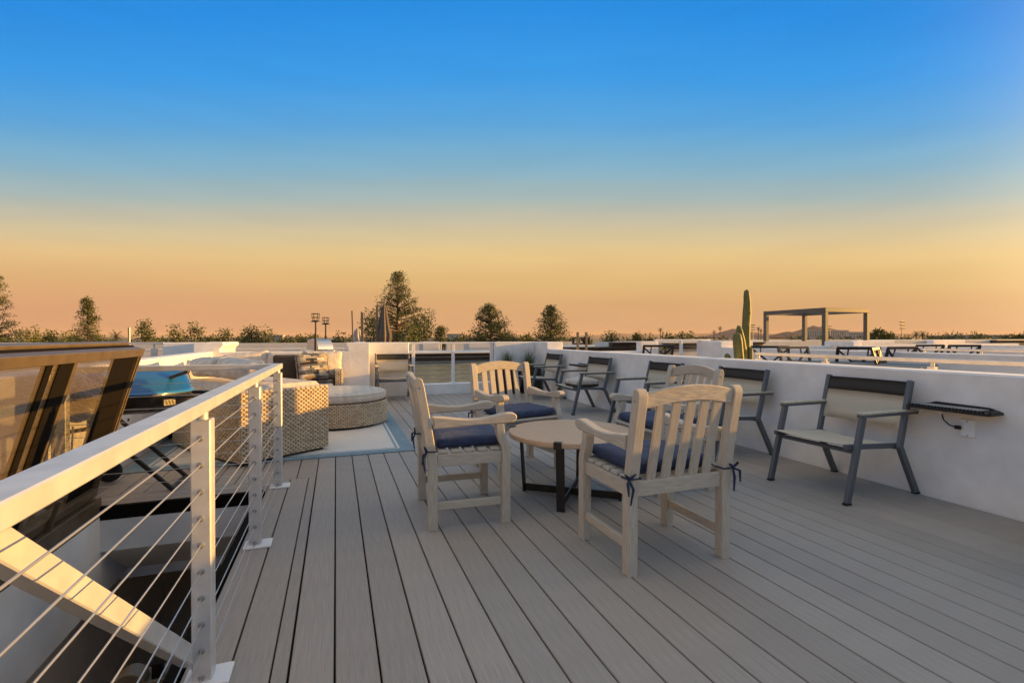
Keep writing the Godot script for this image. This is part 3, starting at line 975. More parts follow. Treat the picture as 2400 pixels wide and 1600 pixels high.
	for k in 57: pts.append(Vector3(cos(TAU * k / 56.0) * (R - 0.009), 0.403, sin(TAU * k / 56.0) * (R - 0.009)))
	cu = MB.new()
	cu.tube(pts, 0.005, 6, false)
	obj("piping", cu, M.piping, ot)
	for k in 4:
		obj("foot", bx(cos(k * PI / 2 + 0.7) * 0.5 - 0.03, cos(k * PI / 2 + 0.7) * 0.5 + 0.03, 0.0005, 0.031, sin(k * PI / 2 + 0.7) * 0.5 - 0.03, sin(k * PI / 2 + 0.7) * 0.5 + 0.03), M.black_metal, ot)

# ------------------------------------------------------------------ table and wooden chairs
func make_wood_chair(label: String) -> Node3D:
	var t := thing("wooden_armchair", label, "chair", Vector3.ZERO, 0.0, "whitewashed wooden armchairs round the table")
	var hw := 0.2775
	var zr := -0.225
	var zf := 0.215
	var lean := func(y: float) -> float: return -0.085 * pow(maxf(0.0, y - 0.38) / 0.505, 1.12)
	for s in [-1, 1]:
		var p := PackedVector2Array()
		for k in 12:
			var y := 0.0 if k == 0 else 0.34 + 0.05 * (k - 1)
			p.append(Vector2(zr + 0.0265 + lean.call(y), y))
		p.append(Vector2(zr + 0.0235 + lean.call(0.88), 0.876))
		p.append(Vector2(zr + 0.012 + lean.call(0.885), 0.886))
		p.append(Vector2(zr - 0.004 + lean.call(0.885), 0.885))
		p.append(Vector2(zr - 0.018 + lean.call(0.88), 0.872))
		p.append(Vector2(zr - 0.0255 + lean.call(0.86), 0.848))
		for k in range(10, -1, -1):
			var y := 0.0 if k == 0 else 0.34 + 0.05 * (k - 1)
			p.append(Vector2(zr - 0.0265 + lean.call(y), y))
		var m := MB.new()
		m.prism(p, 0.053, along_x(s * hw), 0.004)
		var post := obj("back_post", m, M.wood_y, t)
		m = MB.new()
		m.lathe([Vector2(0.0, 0.0), Vector2(0.0065, 0.0), Vector2(0.006, 0.002), Vector2(0, 0.0025)], 10, Transform3D(Basis(Vector3(0, 0, 1), Vector3(s, 0, 0), Vector3(0, s, 0)), Vector3(s * (hw + 0.0265), 0.83, zr + lean.call(0.83))))
		obj("screw", m, M.steel, post)
		# front leg with a backswept upper part
		p = PackedVector2Array([Vector2(zf + 0.0265, 0), Vector2(zf + 0.0265, 0.44), Vector2(zf + 0.022, 0.47), Vector2(zf + 0.006, 0.51), Vector2(zf - 0.010, 0.55), Vector2(zf - 0.015, 0.60), Vector2(zf - 0.062, 0.60), Vector2(zf - 0.060, 0.55), Vector2(zf - 0.045, 0.50), Vector2(zf - 0.030, 0.465), Vector2(zf - 0.0265, 0.44), Vector2(zf - 0.0265, 0)])
		m = MB.new()
		m.prism(p, 0.053, along_x(s * hw), 0.004)
		obj("front_leg", m, M.wood_y, t)
		# arm
		p = PackedVector2Array([Vector2(zr + 0.006, 0.590), Vector2(-0.1, 0.594), Vector2(0.03, 0.600), Vector2(0.14, 0.6015), Vector2(0.22, 0.6035), Vector2(0.255, 0.607), Vector2(0.275, 0.618), Vector2(0.283, 0.633), Vector2(0.280, 0.648), Vector2(0.268, 0.659), Vector2(0.245, 0.664), Vector2(0.20, 0.661), Vector2(0.14, 0.649), Vector2(0.06, 0.638), Vector2(-0.03, 0.637), Vector2(-0.10, 0.645), Vector2(-0.16, 0.655), Vector2(zr + 0.002, 0.659)])
		m = MB.new()
		m.prism(p, 0.058, along_x(s * hw), 0.006)
		obj("arm", m, M.wood_z, t)
		m = MB.new()
		m.box(mid(Vector3(s * hw, 0.402, (zr + zf) / 2)), Vector3(0.024, 0.07, zf - zr - 0.052), 0.003)
		obj("apron", m, M.wood_z, t)
		m = MB.new()
		m.box(mid(Vector3(s * hw, 0.135, (zr + zf) / 2)), Vector3(0.024, 0.045, zf - zr - 0.052), 0.003)
		obj("stretcher", m, M.wood_z, t)
	for z in [zr, zf]:
		var m := MB.new()
		m.box(mid(Vector3(0, 0.402, z)), Vector3(2 * hw - 0.054, 0.072, 0.024), 0.003)
		obj("apron", m, M.wood_x, t)
	# arched top rail, bowed backwards in the middle
	var up := PackedVector2Array()
	var n := 14
	for k in n + 1:
		var x := -0.2505 + 0.501 * k / n
		up.append(Vector2(x, 0.792 + 0.032 * (1 - pow(x / 0.25, 2))))
	for k in range(n, -1, -1):
		var x := -0.2505 + 0.501 * k / n
		up.append(Vector2(x, 0.866 + 0.034 * (1 - pow(x / 0.25, 2))))
	var m := MB.new()
	m.prism(up, 0.026, mid(Vector3(0, 0, zr + lean.call(0.84) - 0.002)), 0.004)
	for i in m.v.size():
		var q := m.v[i]
		q.z -= 0.022 * (1 - pow(q.x / 0.2505, 2)) + 0.17 * (q.y - 0.84)
		m.v[i] = q
	obj("top_rail", m, M.wood_x, t)
	for k in 5:
		var x := (k - 2) * 0.0825
		var bow := 0.022 * (1 - pow(x / 0.2505, 2))
		m = MB.new()
		m.bar(Vector3(x, 0.436, zr + 0.004 - bow * 0.3), Vector3(x, 0.805 + 0.030 * (1 - pow(x / 0.25, 2)), zr + lean.call(0.81) - 0.004 - bow), 0.014, 0.050, Vector3.RIGHT, 0.0025)
		obj("back_slat", m, M.wood_y, t)
	for k in 6:
		var z := -0.165 + 0.0795 * k
		var w := 0.56 if k < 5 else 0.496
		m = MB.new()
		m.box(mid(Vector3(0, 0.4475, z)), Vector3(w if k > 0 else 0.56, 0.019, 0.058), 0.004)
		obj("seat_slat", m, M.wood_x, t)
	return t

func make_seat_cushion(label: String) -> Node3D:
	var t := thing("seat_cushion", label, "cushion", Vector3.ZERO, 0.0, "navy tie-on seat cushions")
	var m := MB.new()
	m.cushion(mid(Vector3(0, 0.490, 0.022)), Vector3(0.475, 0.058, 0.44), 0.024, 0.012, 16, 0.006, 21, 0.015)
	m.smooth()
	var c := obj("cover", m, M.navy, t)
	m = MB.new()
	var pts := []
	for k in 41:
		var a := TAU * k / 40.0
		pts.append(Vector3(signf(cos(a)) * pow(absf(cos(a)), 0.22) * 0.2365, 0.474, 0.022 + signf(sin(a)) * pow(absf(sin(a)), 0.22) * 0.219))
	m.tube(pts, 0.0035, 5, false)
	obj("seam", m, M.tie, c)
	for s in [-1, 1]:
		m = MB.new()
		var x: float = s * 0.2775
		var loop := []
		for q in [[-0.035, 0.035], [-0.032, -0.032], [0.032, -0.033], [0.033, 0.03]]: loop.append(Vector3(x + q[0] * s, 0.462 + 0.004 * q[1], -0.234 + q[1]))
		m.tube([Vector3(s * 0.225, 0.475, -0.185), loop[0], loop[1], loop[2], loop[3]], 0.0045, 5)
		m.tube([Vector3(x + s * 0.03, 0.46, -0.262), Vector3(x + s * 0.052, 0.45, -0.285), Vector3(x + s * 0.05, 0.395, -0.29)], [0.006, 0.008, 0.004], 5)
		m.tube([Vector3(x + s * 0.03, 0.46, -0.262), Vector3(x + s * 0.02, 0.42, -0.283), Vector3(x + s * 0.028, 0.345, -0.272)], [0.006, 0.007, 0.004], 5)
		m.tube([Vector3(x + s * 0.03, 0.46, -0.262), Vector3(x + s * 0.055, 0.488, -0.27), Vector3(x + s * 0.03, 0.47, -0.267), Vector3(x, 0.487, -0.272), Vector3(x + s * 0.03, 0.462, -0.268)], 0.006, 5)
		obj("tie", m, M.tie, t)
	return t

func dining() -> void:
	var c := Vector3(1.565, 0, -3.06)
	var t := thing("coffee_table", "round wooden table top on a black flat bar steel base", "table", c)
	var m := MB.new()
	m.lathe([Vector2(0.0, 0.428), Vector2(0.437, 0.428), Vector2(0.442, 0.431), Vector2(0.443, 0.457), Vector2(0.440, 0.461), Vector2(0.0, 0.4615)], 72, mid(Vector3.ZERO))
	obj("table_top", m, M.table_wood, t)
	for k in 4:
		var a := deg_to_rad(38 + 90 * k)
		var d := Vector3(cos(a), 0, sin(a))
		var foot := d * 0.345
		var top := d * 0.432
		# legs lean slightly outwards at the top and clip over the rim
		m = MB.new()
		m.bar(foot + Vector3(0, 0.0, 0), d * 0.372 + Vector3(0, 0.427, 0), 0.055, 0.012, d, 0.0015)
		var leg := obj("leg", m, M.black_metal, t)
		m = MB.new()
		m.bar(d * 0.34 + Vector3(0, 0.4235, 0), d * 0.45 + Vector3(0, 0.4235, 0), 0.05, 0.007, Vector3.UP, 0.001)
		m.bar(d * 0.4475 + Vector3(0, 0.42, 0), d * 0.4475 + Vector3(0, 0.4665, 0), 0.007, 0.05, Vector3.UP.cross(d), 0.001)
		m.bar(d * 0.415 + Vector3(0, 0.4645, 0), d * 0.45 + Vector3(0, 0.4645, 0), 0.05, 0.005, Vector3.UP, 0.001)
		obj("rim_clip", m, M.black_metal, leg)
	for k in 2:
		var a := deg_to_rad(38 + 90 * k)
		var d := Vector3(cos(a), 0, sin(a)) * 0.342
		m = MB.new()
		m.bar(-d + Vector3(0, 0.030 + 0.006 * k, 0), d + Vector3(0, 0.030 + 0.006 * k, 0), 0.012, 0.05 - 0.004 * k, Vector3.UP, 0.0015)
		obj("cross_bar", m, M.black_metal, t)
	var spots := [
		[Vector3(1.58, 0, -2.165), 180.0, "wooden armchair nearest the viewer, seen from behind", "navy seat cushion on the nearest wooden armchair"],
		[Vector3(0.765, 0, -3.05), 87.0, "wooden armchair left of the round table, seen from its side", "navy seat cushion on the wooden armchair left of the table"],
		[Vector3(1.475, 0, -3.90), 11.0, "wooden armchair beyond the round table, facing the viewer in sunlight", "navy seat cushion on the wooden armchair beyond the table"],
		[Vector3(2.36, 0, -3.10), -92.0, "wooden armchair right of the round table, in front of the sling chairs", "navy seat cushion on the wooden armchair right of the table"]]
	var ch := make_wood_chair(spots[0][2])
	var cu := make_seat_cushion(spots[0][3])
	for i in 4:
		if i == 0:
			for o in [ch, cu]:
				o.position = spots[0][0]
				o.rotation_degrees.y = spots[0][1]
		else:
			copy(ch, spots[i][0], spots[i][1], spots[i][2])
			copy(cu, spots[i][0], spots[i][1], spots[i][3])

# ------------------------------------------------------------------ sling chairs
func make_sling_chair(label: String) -> Node3D:
	var t := thing("sling_chair", label, "chair", Vector3.ZERO, 0.0, "grey metal sling armchairs along the walls")
	var m: MB
	for s in [-1, 1]:
		var x: float = s * 0.300
		m = MB.new()
		m.bar(Vector3(x, 0.012, 0.352), Vector3(x, 0.575, 0.205), 0.030, 0.046, Vector3(0, 0, 1), 0.004, 0.004)
		var leg := obj("front_leg", m, M.frame_blue, t)
		m = MB.new()
		m.box(mid(Vector3(x, 0.007, 0.353)), Vector3(0.034, 0.014, 0.050), 0.002)
		obj("foot_cap", m, M.rubber, leg)
		m = MB.new()
		m.bar(Vector3(x, 0.355, -0.170), Vector3(x, 0.012, -0.350), 0.030, 0.046, Vector3(0, 0, 1), 0.004, 0.004)
		leg = obj("rear_leg", m, M.frame_blue, t)
		m = MB.new()
		m.box(mid(Vector3(x, 0.007, -0.352)), Vector3(0.034, 0.014, 0.050), 0.002)
		obj("foot_cap", m, M.rubber, leg)
		m = MB.new()
		m.bar(Vector3(x, 0.335, -0.170), Vector3(x, 0.812, -0.290), 0.030, 0.044, Vector3(0, 0, 1), 0.005)
		obj("back_post", m, M.frame_blue, t)
		m = MB.new()
		m.bar(Vector3(s * 0.272, 0.380, 0.340), Vector3(s * 0.272, 0.352, -0.185), 0.026, 0.034, Vector3.UP, 0.003)
		obj("seat_rail", m, M.frame_blue, t)
		m = MB.new()
		m.box(mid(Vector3(x, 0.584, -0.055)), Vector3(0.046, 0.018, 0.575), 0.003)
		var arm := obj("arm", m, M.frame_blue, t)
		m = MB.new()
		m.box(mid(Vector3(x, 0.6015, -0.055)), Vector3(0.050, 0.016, 0.580), 0.004)
		obj("arm_pad", m, M.arm_pad, arm)
	m = MB.new()
	m.bar(Vector3(-0.286, 0.345, 0.265), Vector3(0.286, 0.345, 0.265), 0.030, 0.026, Vector3.UP, 0.003)
	obj("cross_bar", m, M.frame_blue, t)
	m = MB.new()
	m.bar(Vector3(-0.286, 0.343, -0.165), Vector3(0.286, 0.343, -0.165), 0.030, 0.026, Vector3.UP, 0.003)
	obj("cross_bar", m, M.frame_blue, t)
	# slings: sagging sheets with thickness
	m = MB.new()
	var sheet := func(mb: MB, f: Callable, nu: int, nv: int, th: Vector3) -> void:
		for i in nu:
			for j in nv:
				var p: Array = []
				for q in [[i, j], [i + 1, j], [i + 1, j + 1], [i, j + 1]]: p.append(f.call(float(q[0]) / nu, float(q[1]) / nv))
				mb.quad(p[3], p[2], p[1], p[0])
				mb.quad(p[0] - th, p[1] - th, p[2] - th, p[3] - th)
		for i in nu:
			for j in [0, nv]:
				var a: Vector3 = f.call(float(i) / nu, float(j) / nv)
				var b: Vector3 = f.call(float(i + 1) / nu, float(j) / nv)
				mb.quad(a, b, b - th, a - th)
	sheet.call(m, func(u: float, w: float) -> Vector3:
		var x := lerpf(-0.272, 0.272, u)
		return Vector3(x, lerpf(0.399, 0.371, w) - 0.022 * (1 - pow(u * 2 - 1, 2)) * (0.55 + 0.45 * sin(w * PI)), lerpf(0.335, -0.150, w)), 12, 8, Vector3(0, 0.004, 0))
	m.smooth(0.6)
	obj("seat_sling", m, M.sling, t)
	var back := func(u: float, y: float) -> Vector3:
		var z := -0.170 - 0.120 * (y - 0.335) / 0.477
		return Vector3(lerpf(-0.285, 0.285, u), y, z + 0.010 - 0.020 * (1 - pow(u * 2 - 1, 2)))
	m = MB.new()
	sheet.call(m, func(u: float, w: float) -> Vector3: return back.call(1 - u, lerpf(0.478, 0.700, w)), 12, 4, Vector3(0, 0, 0.004))
	m.smooth(0.6)
	obj("back_sling", m, M.sling, t)
	m = MB.new()
	sheet.call(m, func(u: float, w: float) -> Vector3: return back.call(1 - u, lerpf(0.7005, 0.802, w)), 12, 3, Vector3(0, 0, 0.004))
	m.smooth(0.6)
	obj("head_band", m, M.sling_dark, t)
	return t

func sling_chairs() -> void:
	var s := [
		[Vector3(3.555, 0, -2.545), -90.0, "grey sling chair beside the wall light, nearest complete one"],
		[Vector3(3.555, 0, -3.755), -91.0, "grey sling chair between the nearest wooden chair and the wall"],
		[Vector3(3.555, 0, -4.945), -89.0, "grey sling chair half hidden behind the right wooden armchair"],
		[Vector3(3.545, 0, -6.51), -88.5, "grey sling chair holding a striped pillow on its seat"],
		[Vector3(3.545, 0, -8.17), -90.0, "grey sling chair in the far corner by the grass planters"],
		[Vector3(0.985, 0, -8.935), 0.0, "grey sling chair standing alone against the far wall"],
		[Vector3(3.53, 0, -0.975), -92.0, "grey sling chair cut off by the right edge of the picture"]]
	var c := make_sling_chair(s[0][2])
	c.position = s[0][0]
	c.rotation_degrees.y = s[0][1]
	for i in range(1, s.size()): copy(c, s[i][0], s[i][1], s[i][2])
	var t := thing("throw_pillow", "pale pillow with a striped underside lying on a sling chair seat", "pillow", Vector3(3.50, 0.425, -6.50), -88.5)
	var m := MB.new()
	m.cushion(mid(Vector3(0, 0.016, 0)), Vector3(0.40, 0.075, 0.40), 0.035, 0.045, 14, 0.006, 41, 0.06)
	m.smooth()
	obj("cover", m, M.linen, t)
	m = MB.new()
	m.cushion(mid(Vector3(0, -0.016, 0)), Vector3(0.392, 0.06, 0.392), 0.03, 0.006, 12, 0.003, 42, 0.06)
	m.smooth()
	obj("underside", m, M.brown_cloth, t)

# ------------------------------------------------------------------ things on the right wall, planters, grill
func wall_light(at: Vector3, label: String) -> void:
	var t := thing("wall_light", label, "light", at, 0.0, "black flood lights on the stucco wall")
	var m := MB.new()      # x- is away from the wall
	m.box(mid(Vector3(-0.085, 0.0, 0)), Vector3(0.165, 0.018, 0.46), 0.004)
	obj("housing", m, M.black_metal, t)
	for k in 22:
		m = MB.new()
		m.box(mid(Vector3(-0.160, 0.014, -0.21 + 0.0195 * k)), Vector3(0.022, 0.014, 0.006), 0.001)
		obj("cooling_fin", m, M.black_metal, t)
	m = MB.new()
	m.box(mid(Vector3(-0.075, 0.014, 0.0)), Vector3(0.10, 0.012, 0.34), 0.003)
	obj("lamp_plate", m, M.steel, t)
	m = MB.new()
	m.prism(PackedVector2Array([Vector2(-0.21, 0.009), Vector2(-0.13, 0.036), Vector2(0.16, 0.030), Vector2(0.225, 0.009)]), 0.016, Transform3D(Basis(Vector3(0, 0, 1), Vector3.UP, Vector3(-1, 0, 0)), Vector3(-0.010, 0, 0)), 0.001)
	obj("bracket", m, M.black_metal, t)
	m = MB.new()
	m.box(mid(Vector3(-0.10, 0.006, 0.225)), Vector3(0.10, 0.030, 0.018), 0.003)
	obj("end_cap", m, M.black_metal, t)

func wall_fixtures() -> void:
	wall_light(Vector3(3.93, 0.640, -2.0), "black flood light on the stucco wall, right of the nearest sling chair")
	wall_light(Vector3(3.93, 0.640, -7.22), "black flood light on the wall behind the chair with the pillow")
	var t := thing("outlet_box", "white weatherproof outlet plate with a short black plug cable", "outlet", Vector3(3.93, 0.52, -1.95))
	var m := MB.new()
	m.box(mid(Vector3(-0.009, 0, 0)), Vector3(0.018, 0.115, 0.078), 0.003)
	var p := obj("plate", m, M.white_plastic, t)
	m = MB.new()
	m.box(mid(Vector3(-0.0205, 0.012, 0.0)), Vector3(0.006, 0.055, 0.05), 0.002)
	obj("cover", m, M.white_plastic, p)
	for y in [-0.047, 0.047]:
		m = MB.new()
		m.lathe([Vector2(0.005, 0.0), Vector2(0.004, 0.002), Vector2(0, 0.002)], 8, Transform3D(Basis(Vector3(0, 0, -1), Vector3(-1, 0, 0), Vector3(0, 1, 0)), Vector3(-0.018, y, 0)))
		obj("screw", m, M.steel, p)
	m = MB.new()
	m.box(mid(Vector3(-0.035, 0.0, -0.043)), Vector3(0.024, 0.024, 0.03), 0.003)
	obj("plug", m, M.rubber, t)
	m = MB.new()
	m.tube([Vector3(-0.035, 0, -0.055), Vector3(-0.045, 0.01, -0.085), Vector3(-0.05, 0.04, -0.115), Vector3(-0.05, 0.085, -0.128)], 0.0042, 6)
	obj("cable", m, M.rubber, t)
	m = MB.new()
	m.bar(Vector3(-0.05, 0.08, -0.127), Vector3(-0.055, 0.112, -0.138), 0.018, 0.016)
	obj("connector", m, M.white_plastic, t)

func planters() -> void:
	for k in 2:
		var at: Vector3 = [Vector3(3.22, 0, -9.1), Vector3(3.68, 0, -9.09)][k]
		var t := thing("planter", ["dark slatted planter of tall grass, left of the pair in the far corner", "dark slatted planter of tall grass, right of the pair in the far corner"][k], "planter", at, 0.0, "dark planters in the far corner")
		for i in 5:
			for s in [-1, 1]:
				obj("slat", bx(-0.19, 0.19, 0.01 + 0.098 * i, 0.10 + 0.098 * i, s * 0.19 - 0.01, s * 0.19 + 0.01, 0.002), M.planter, t)
				obj("slat", bx(s * 0.18 - 0.01, s * 0.18 + 0.01, 0.01 + 0.098 * i, 0.10 + 0.098 * i, -0.179, 0.179, 0.002), M.planter, t)
		obj("liner", bx(-0.168, 0.168, 0.0, 0.44, -0.178, 0.178), M.soil, t)
		var g := thing("ornamental_grass", ["spiky green ornamental grass in the left dark planter", "spiky green ornamental grass in the right dark planter"][k], "grass", at + Vector3(0, 0.44, 0), 0.0, "ornamental grasses in the far corner")
		var m := MB.new()
		m.use_col = true
		for i in 230:
			var a := rng.randf() * TAU
			var r0 := rng.randf() * 0.10
			var lean := rng.randf_range(0.02, 0.20) * (0.5 + r0 * 8)
			var hgt := rng.randf_range(0.30, 0.50)
			var d := Vector3(cos(a), 0, sin(a))
			var side := Vector3(-d.z, 0, d.x) * 0.0045
			var pts := []
			for j in 5:
				var q := j / 4.0
				pts.append(d * (r0 + lean * q * q) + Vector3(0, hgt * (q - 0.10 * q * q * lean * 10), 0))
			m.col = Color(0.10, 0.13, 0.055).lerp(Color(0.22, 0.20, 0.09), rng.randf() * rng.randf())
			for j in 4:
				var w0 := side * (1 - j / 4.2)
				var w1 := side * (1 - (j + 1) / 4.2)
				m.quad(pts[j] - w0, pts[j] + w0, pts[j + 1] + w1, pts[j + 1] - w1)
		var o := obj("blades", m, M.leaf, g)
		o.set_meta("kind", "stuff")

func grill() -> void:
	var t := thing("gas_grill", "portable grill with a glossy blue lid on a black folding cart", "grill", Vector3(-1.40, 0, -4.33), 0.0)
	t.scale = Vector3(1.06, 1.03, 1.06)
	var oval := func(w: float, d: float, prof: Array) -> MB:
		var m := MB.new()
		m.lathe(prof, 40, Transform3D(Basis(Vector3(w, 0, 0), Vector3.UP, Vector3(0, 0, d)), Vector3.ZERO))
		m.smooth(0.2)
		return m
	obj("bowl", oval.call(0.33, 0.24, [Vector2(0.0, 0.545), Vector2(0.55, 0.548), Vector2(0.78, 0.565), Vector2(0.93, 0.605), Vector2(1.0, 0.66), Vector2(1.01, 0.69), Vector2(0.0, 0.69)]), M.black_gloss, t)
	obj("lid", oval.call(0.33, 0.24, [Vector2(1.06, 0.691), Vector2(1.06, 0.70), Vector2(1.0, 0.715), Vector2(0.965, 0.76), Vector2(0.90, 0.81), Vector2(0.82, 0.842), Vector2(0.66, 0.866), Vector2(0.40, 0.882), Vector2(0.0, 0.888)]), M.blue_gloss, t)
	var m := MB.new()
	m.bar(Vector3(0.24, 0.80, 0.13), Vector3(0.36, 0.845, 0.17), 0.03, 0.022, Vector3.UP, 0.004)
	obj("lid_handle", m, M.bronze, t)
	m = MB.new()
	var loop := []
	for k in 13:
		var a := -PI / 2 + PI * k / 12.0
		loop.append(Vector3(0.30 + 0.17 * cos(a), 0.665, 0.02 + 0.15 * sin(a)))
	m.tube(loop, 0.013, 8)
	obj("side_handle", m, M.black_metal, t)
	m = MB.new()
	m.box(Transform3D(Basis(Vector3.UP, deg_to_rad(52)), Vector3(0.245, 0.63, 0.18)), Vector3(0.085, 0.045, 0.012), 0.004)
	var plate := obj("badge", m, M.pergola, t)
	for k in 3:
		m = MB.new()
		m.box(Transform3D(Basis(Vector3.UP, deg_to_rad(52)), Vector3(0.245, 0.63, 0.18)) * Transform3D(Basis(Vector3(0, 0, 1), 0.4), Vector3(-0.022 + 0.022 * k, 0, 0.007)), Vector3(0.010, 0.03, 0.004), 0.001)
		obj("badge_mark", m, M.black_metal, plate)
	m = MB.new()
	m.tube([Vector3(0.02, 0.53, 0.2), Vector3(0.02, 0.515, 0.2)], 0.006, 6)
	obj("drip_valve", m, M.black_metal, t)
	# folding cart: two crossed pairs of square tubes
	for z in [-0.15, 0.18]:
		m = MB.new()
		m.bar(Vector3(0.27, 0.0, z), Vector3(-0.20, 0.53, z), 0.024, 0.024)
		obj("cart_leg", m, M.black_metal, t)
		m = MB.new()
		m.bar(Vector3(-0.24, 0.08, z - 0.035), Vector3(0.16, 0.53, z - 0.035), 0.024, 0.024)
		obj("cart_leg", m, M.black_metal, t)
	m = MB.new()
	m.bar(Vector3(0.262, 0.013, -0.15), Vector3(0.262, 0.013, 0.18), 0.024, 0.024)
	obj("cart_foot_bar", m, M.black_metal, t)
	m = MB.new()
	m.tube([Vector3(-0.30, 0.46, 0.20), Vector3(-0.20, 0.475, 0.205), Vector3(-0.10, 0.43, 0.205), Vector3(-0.03, 0.34, 0.20)], 0.014, 8)
	obj("cart_handle", m, M.black_metal, t)
	m = MB.new()
	m.tube([Vector3(-0.24, 0.08, -0.24), Vector3(-0.24, 0.08, 0.21)], 0.010, 8)
	obj("axle", m, M.black_metal, t)
	for z in [-0.225, 0.19]:
		m = MB.new()
		m.lathe([Vector2(0.03, -0.018), Vector2(0.07, -0.018), Vector2(0.078, -0.012), Vector2(0.080, 0.0), Vector2(0.078, 0.012), Vector2(0.07, 0.018), Vector2(0.03, 0.018)], 28, Transform3D(Basis(Vector3.RIGHT, Vector3(0, 0, 1), Vector3(0, -1, 0)), Vector3(-0.24, 0.08, z)))
		var w := obj("wheel", m, M.rubber, t)
		m = MB.new()
		m.lathe([Vector2(0.0, -0.014), Vector2(0.048, -0.014), Vector2(0.048, 0.014), Vector2(0.0, 0.014)], 20, Transform3D(Basis(Vector3.RIGHT, Vector3(0, 0, 1), Vector3(0, -1, 0)), Vector3(-0.24, 0.08, z)))
		obj("hub", m, M.black_metal, w)
		m = MB.new()
		m.lathe([Vector2(0.011, 0.0), Vector2(0.009, 0.008), Vector2(0.0, 0.010)], 10, Transform3D(Basis(Vector3.RIGHT, Vector3(0, 0, 1), Vector3(0, -1, 0)), Vector3(-0.24, 0.08, z + 0.019)))
		obj("axle_cap", m, M.steel, w)

# ------------------------------------------------------------------ neighbouring roofs
func cornice_mesh(x0: float, x1: float, y0: float, y1: float, z: float) -> MB:
	# stepped eaves profile facing +z
	var m := MB.new()
	var h := y1 - y0
	var p := PackedVector2Array([Vector2(-0.1, 0), Vector2(0.03, 0), Vector2(0.03, h * 0.32), Vector2(0.09, h * 0.36), Vector2(0.09, h * 0.58), Vector2(0.16, h * 0.66), Vector2(0.18, h * 0.80), Vector2(0.24, h * 0.86), Vector2(0.24, h), Vector2(-0.1, h)])
	m.prism(p, x1 - x0, Transform3D(Basis(Vector3(0, 0, 1), Vector3.UP, Vector3(-1, 0, 0)), Vector3((x0 + x1) / 2, y0, z)), 0.004)
	return m

func lattice_chair(label: String, at: Vector3, turn: float) -> Node3D:
	var t := thing("lattice_chair", label, "chair", at, turn, "dark lattice back chairs on the neighbouring roofs")
	t.scale = Vector3(1.08, 1.09, 1.08)
	var m: MB
	var bar := func(called: String, a: Vector3, b: Vector3, w := 0.036) -> void:
		var k := MB.new()
		k.bar(a, b, w, w * 0.8, Vector3(0, 0.3, 1), 0.002)
		obj(called, k, M.dark_chair, t)
	for s in [-1, 1]:
		bar.call("rear_leg", Vector3(s * 0.25, 0, -0.26), Vector3(s * 0.25, 0.42, -0.22))
		bar.call("back_post", Vector3(s * 0.25, 0.42, -0.22), Vector3(s * 0.27, 0.87, -0.34))
		bar.call("front_leg", Vector3(s * 0.26, 0, 0.24), Vector3(s * 0.26, 0.64, 0.20))
		bar.call("arm", Vector3(s * 0.265, 0.65, -0.27), Vector3(s * 0.265, 0.65, 0.24), 0.035)
		bar.call("lattice_bar", Vector3(s * 0.26, 0.84, -0.33), Vector3(0, 0.62, -0.275), 0.026)
		bar.call("lattice_bar", Vector3(s * 0.26, 0.50, -0.245), Vector3(0, 0.62, -0.275), 0.026)
		bar.call("lattice_bar", Vector3(s * 0.13, 0.86, -0.335), Vector3(s * 0.13, 0.73, -0.30), 0.018)
	bar.call("lattice_bar", Vector3(0, 0.62, -0.275), Vector3(0, 0.48, -0.24), 0.018)
	bar.call("top_rail", Vector3(-0.28, 0.87, -0.34), Vector3(0.28, 0.87, -0.34), 0.035)
	bar.call("lower_rail", Vector3(-0.26, 0.47, -0.235), Vector3(0.26, 0.47, -0.235), 0.025)
	m = MB.new()
	m.box(mid(Vector3(0, 0.42, 0.0)), Vector3(0.50, 0.03, 0.48), 0.008)
	obj("seat", m, M.dark_chair, t)
	return t

func umbrella(label: String, at: Vector3, h0: float, h1: float, r: float, m: Material, mast: bool) -> void:
	var t := thing("closed_umbrella", label, "umbrella", at)
	var k := MB.new()
	var n := 20
	var rings := []
	for j in 11:
		var q := j / 10.0
		var y := lerpf(h0, h1, q)
		var rr := r * (0.62 + 0.5 * sin(minf(q * 2.4, 1.0) * PI * 0.75)) * (1.0 - 0.72 * q)
		if j == 10: rr = 0.02
		var ring := []
		for i in n:
			var a := TAU * i / n
			var f := 1.0 + (0.16 if i % 2 else -0.14) * (1.0 - q * 0.5)
			ring.append(Vector3(cos(a) * rr * f, y, sin(a) * rr * f))
		rings.append(ring)
	for j in 10:
		for i in n: k.quad(rings[j][i], rings[j + 1][i], rings[j + 1][(i + 1) % n], rings[j][(i + 1) % n])
	for i in k.n.size(): k.n[i] = -k.n[i] if k.n[i].dot(Vector3(k.v[i].x, 0, k.v[i].z)) < 0 else k.n[i]
	obj("folded_canopy", k, m, t)
	k = MB.new()
	k.lathe([Vector2(0.022, 0.0), Vector2(0.022, h1 - 0.05)], 10, mid(Vector3.ZERO))
	obj("pole", k, M.dark_chair, t)
	k = MB.new()
	k.box(mid(Vector3(0, 0.03, 0)), Vector3(0.5, 0.06, 0.5), 0.01)
	obj("base", k, M.dark_chair, t)
	if mast:
		k = MB.new()
		k.bar(Vector3(-r * 0.9, 0, 0.05), Vector3(-r * 0.85, h1 - 0.05, 0.05), 0.06, 0.05)
		obj("mast", k, M.pergola, t)
		k = MB.new()
		k.bar(Vector3(-r * 0.85, h1 - 0.02, 0.05), Vector3(0.0, h1 - 0.06, 0.0), 0.05, 0.04)
		obj("arm", k, M.pergola, t)

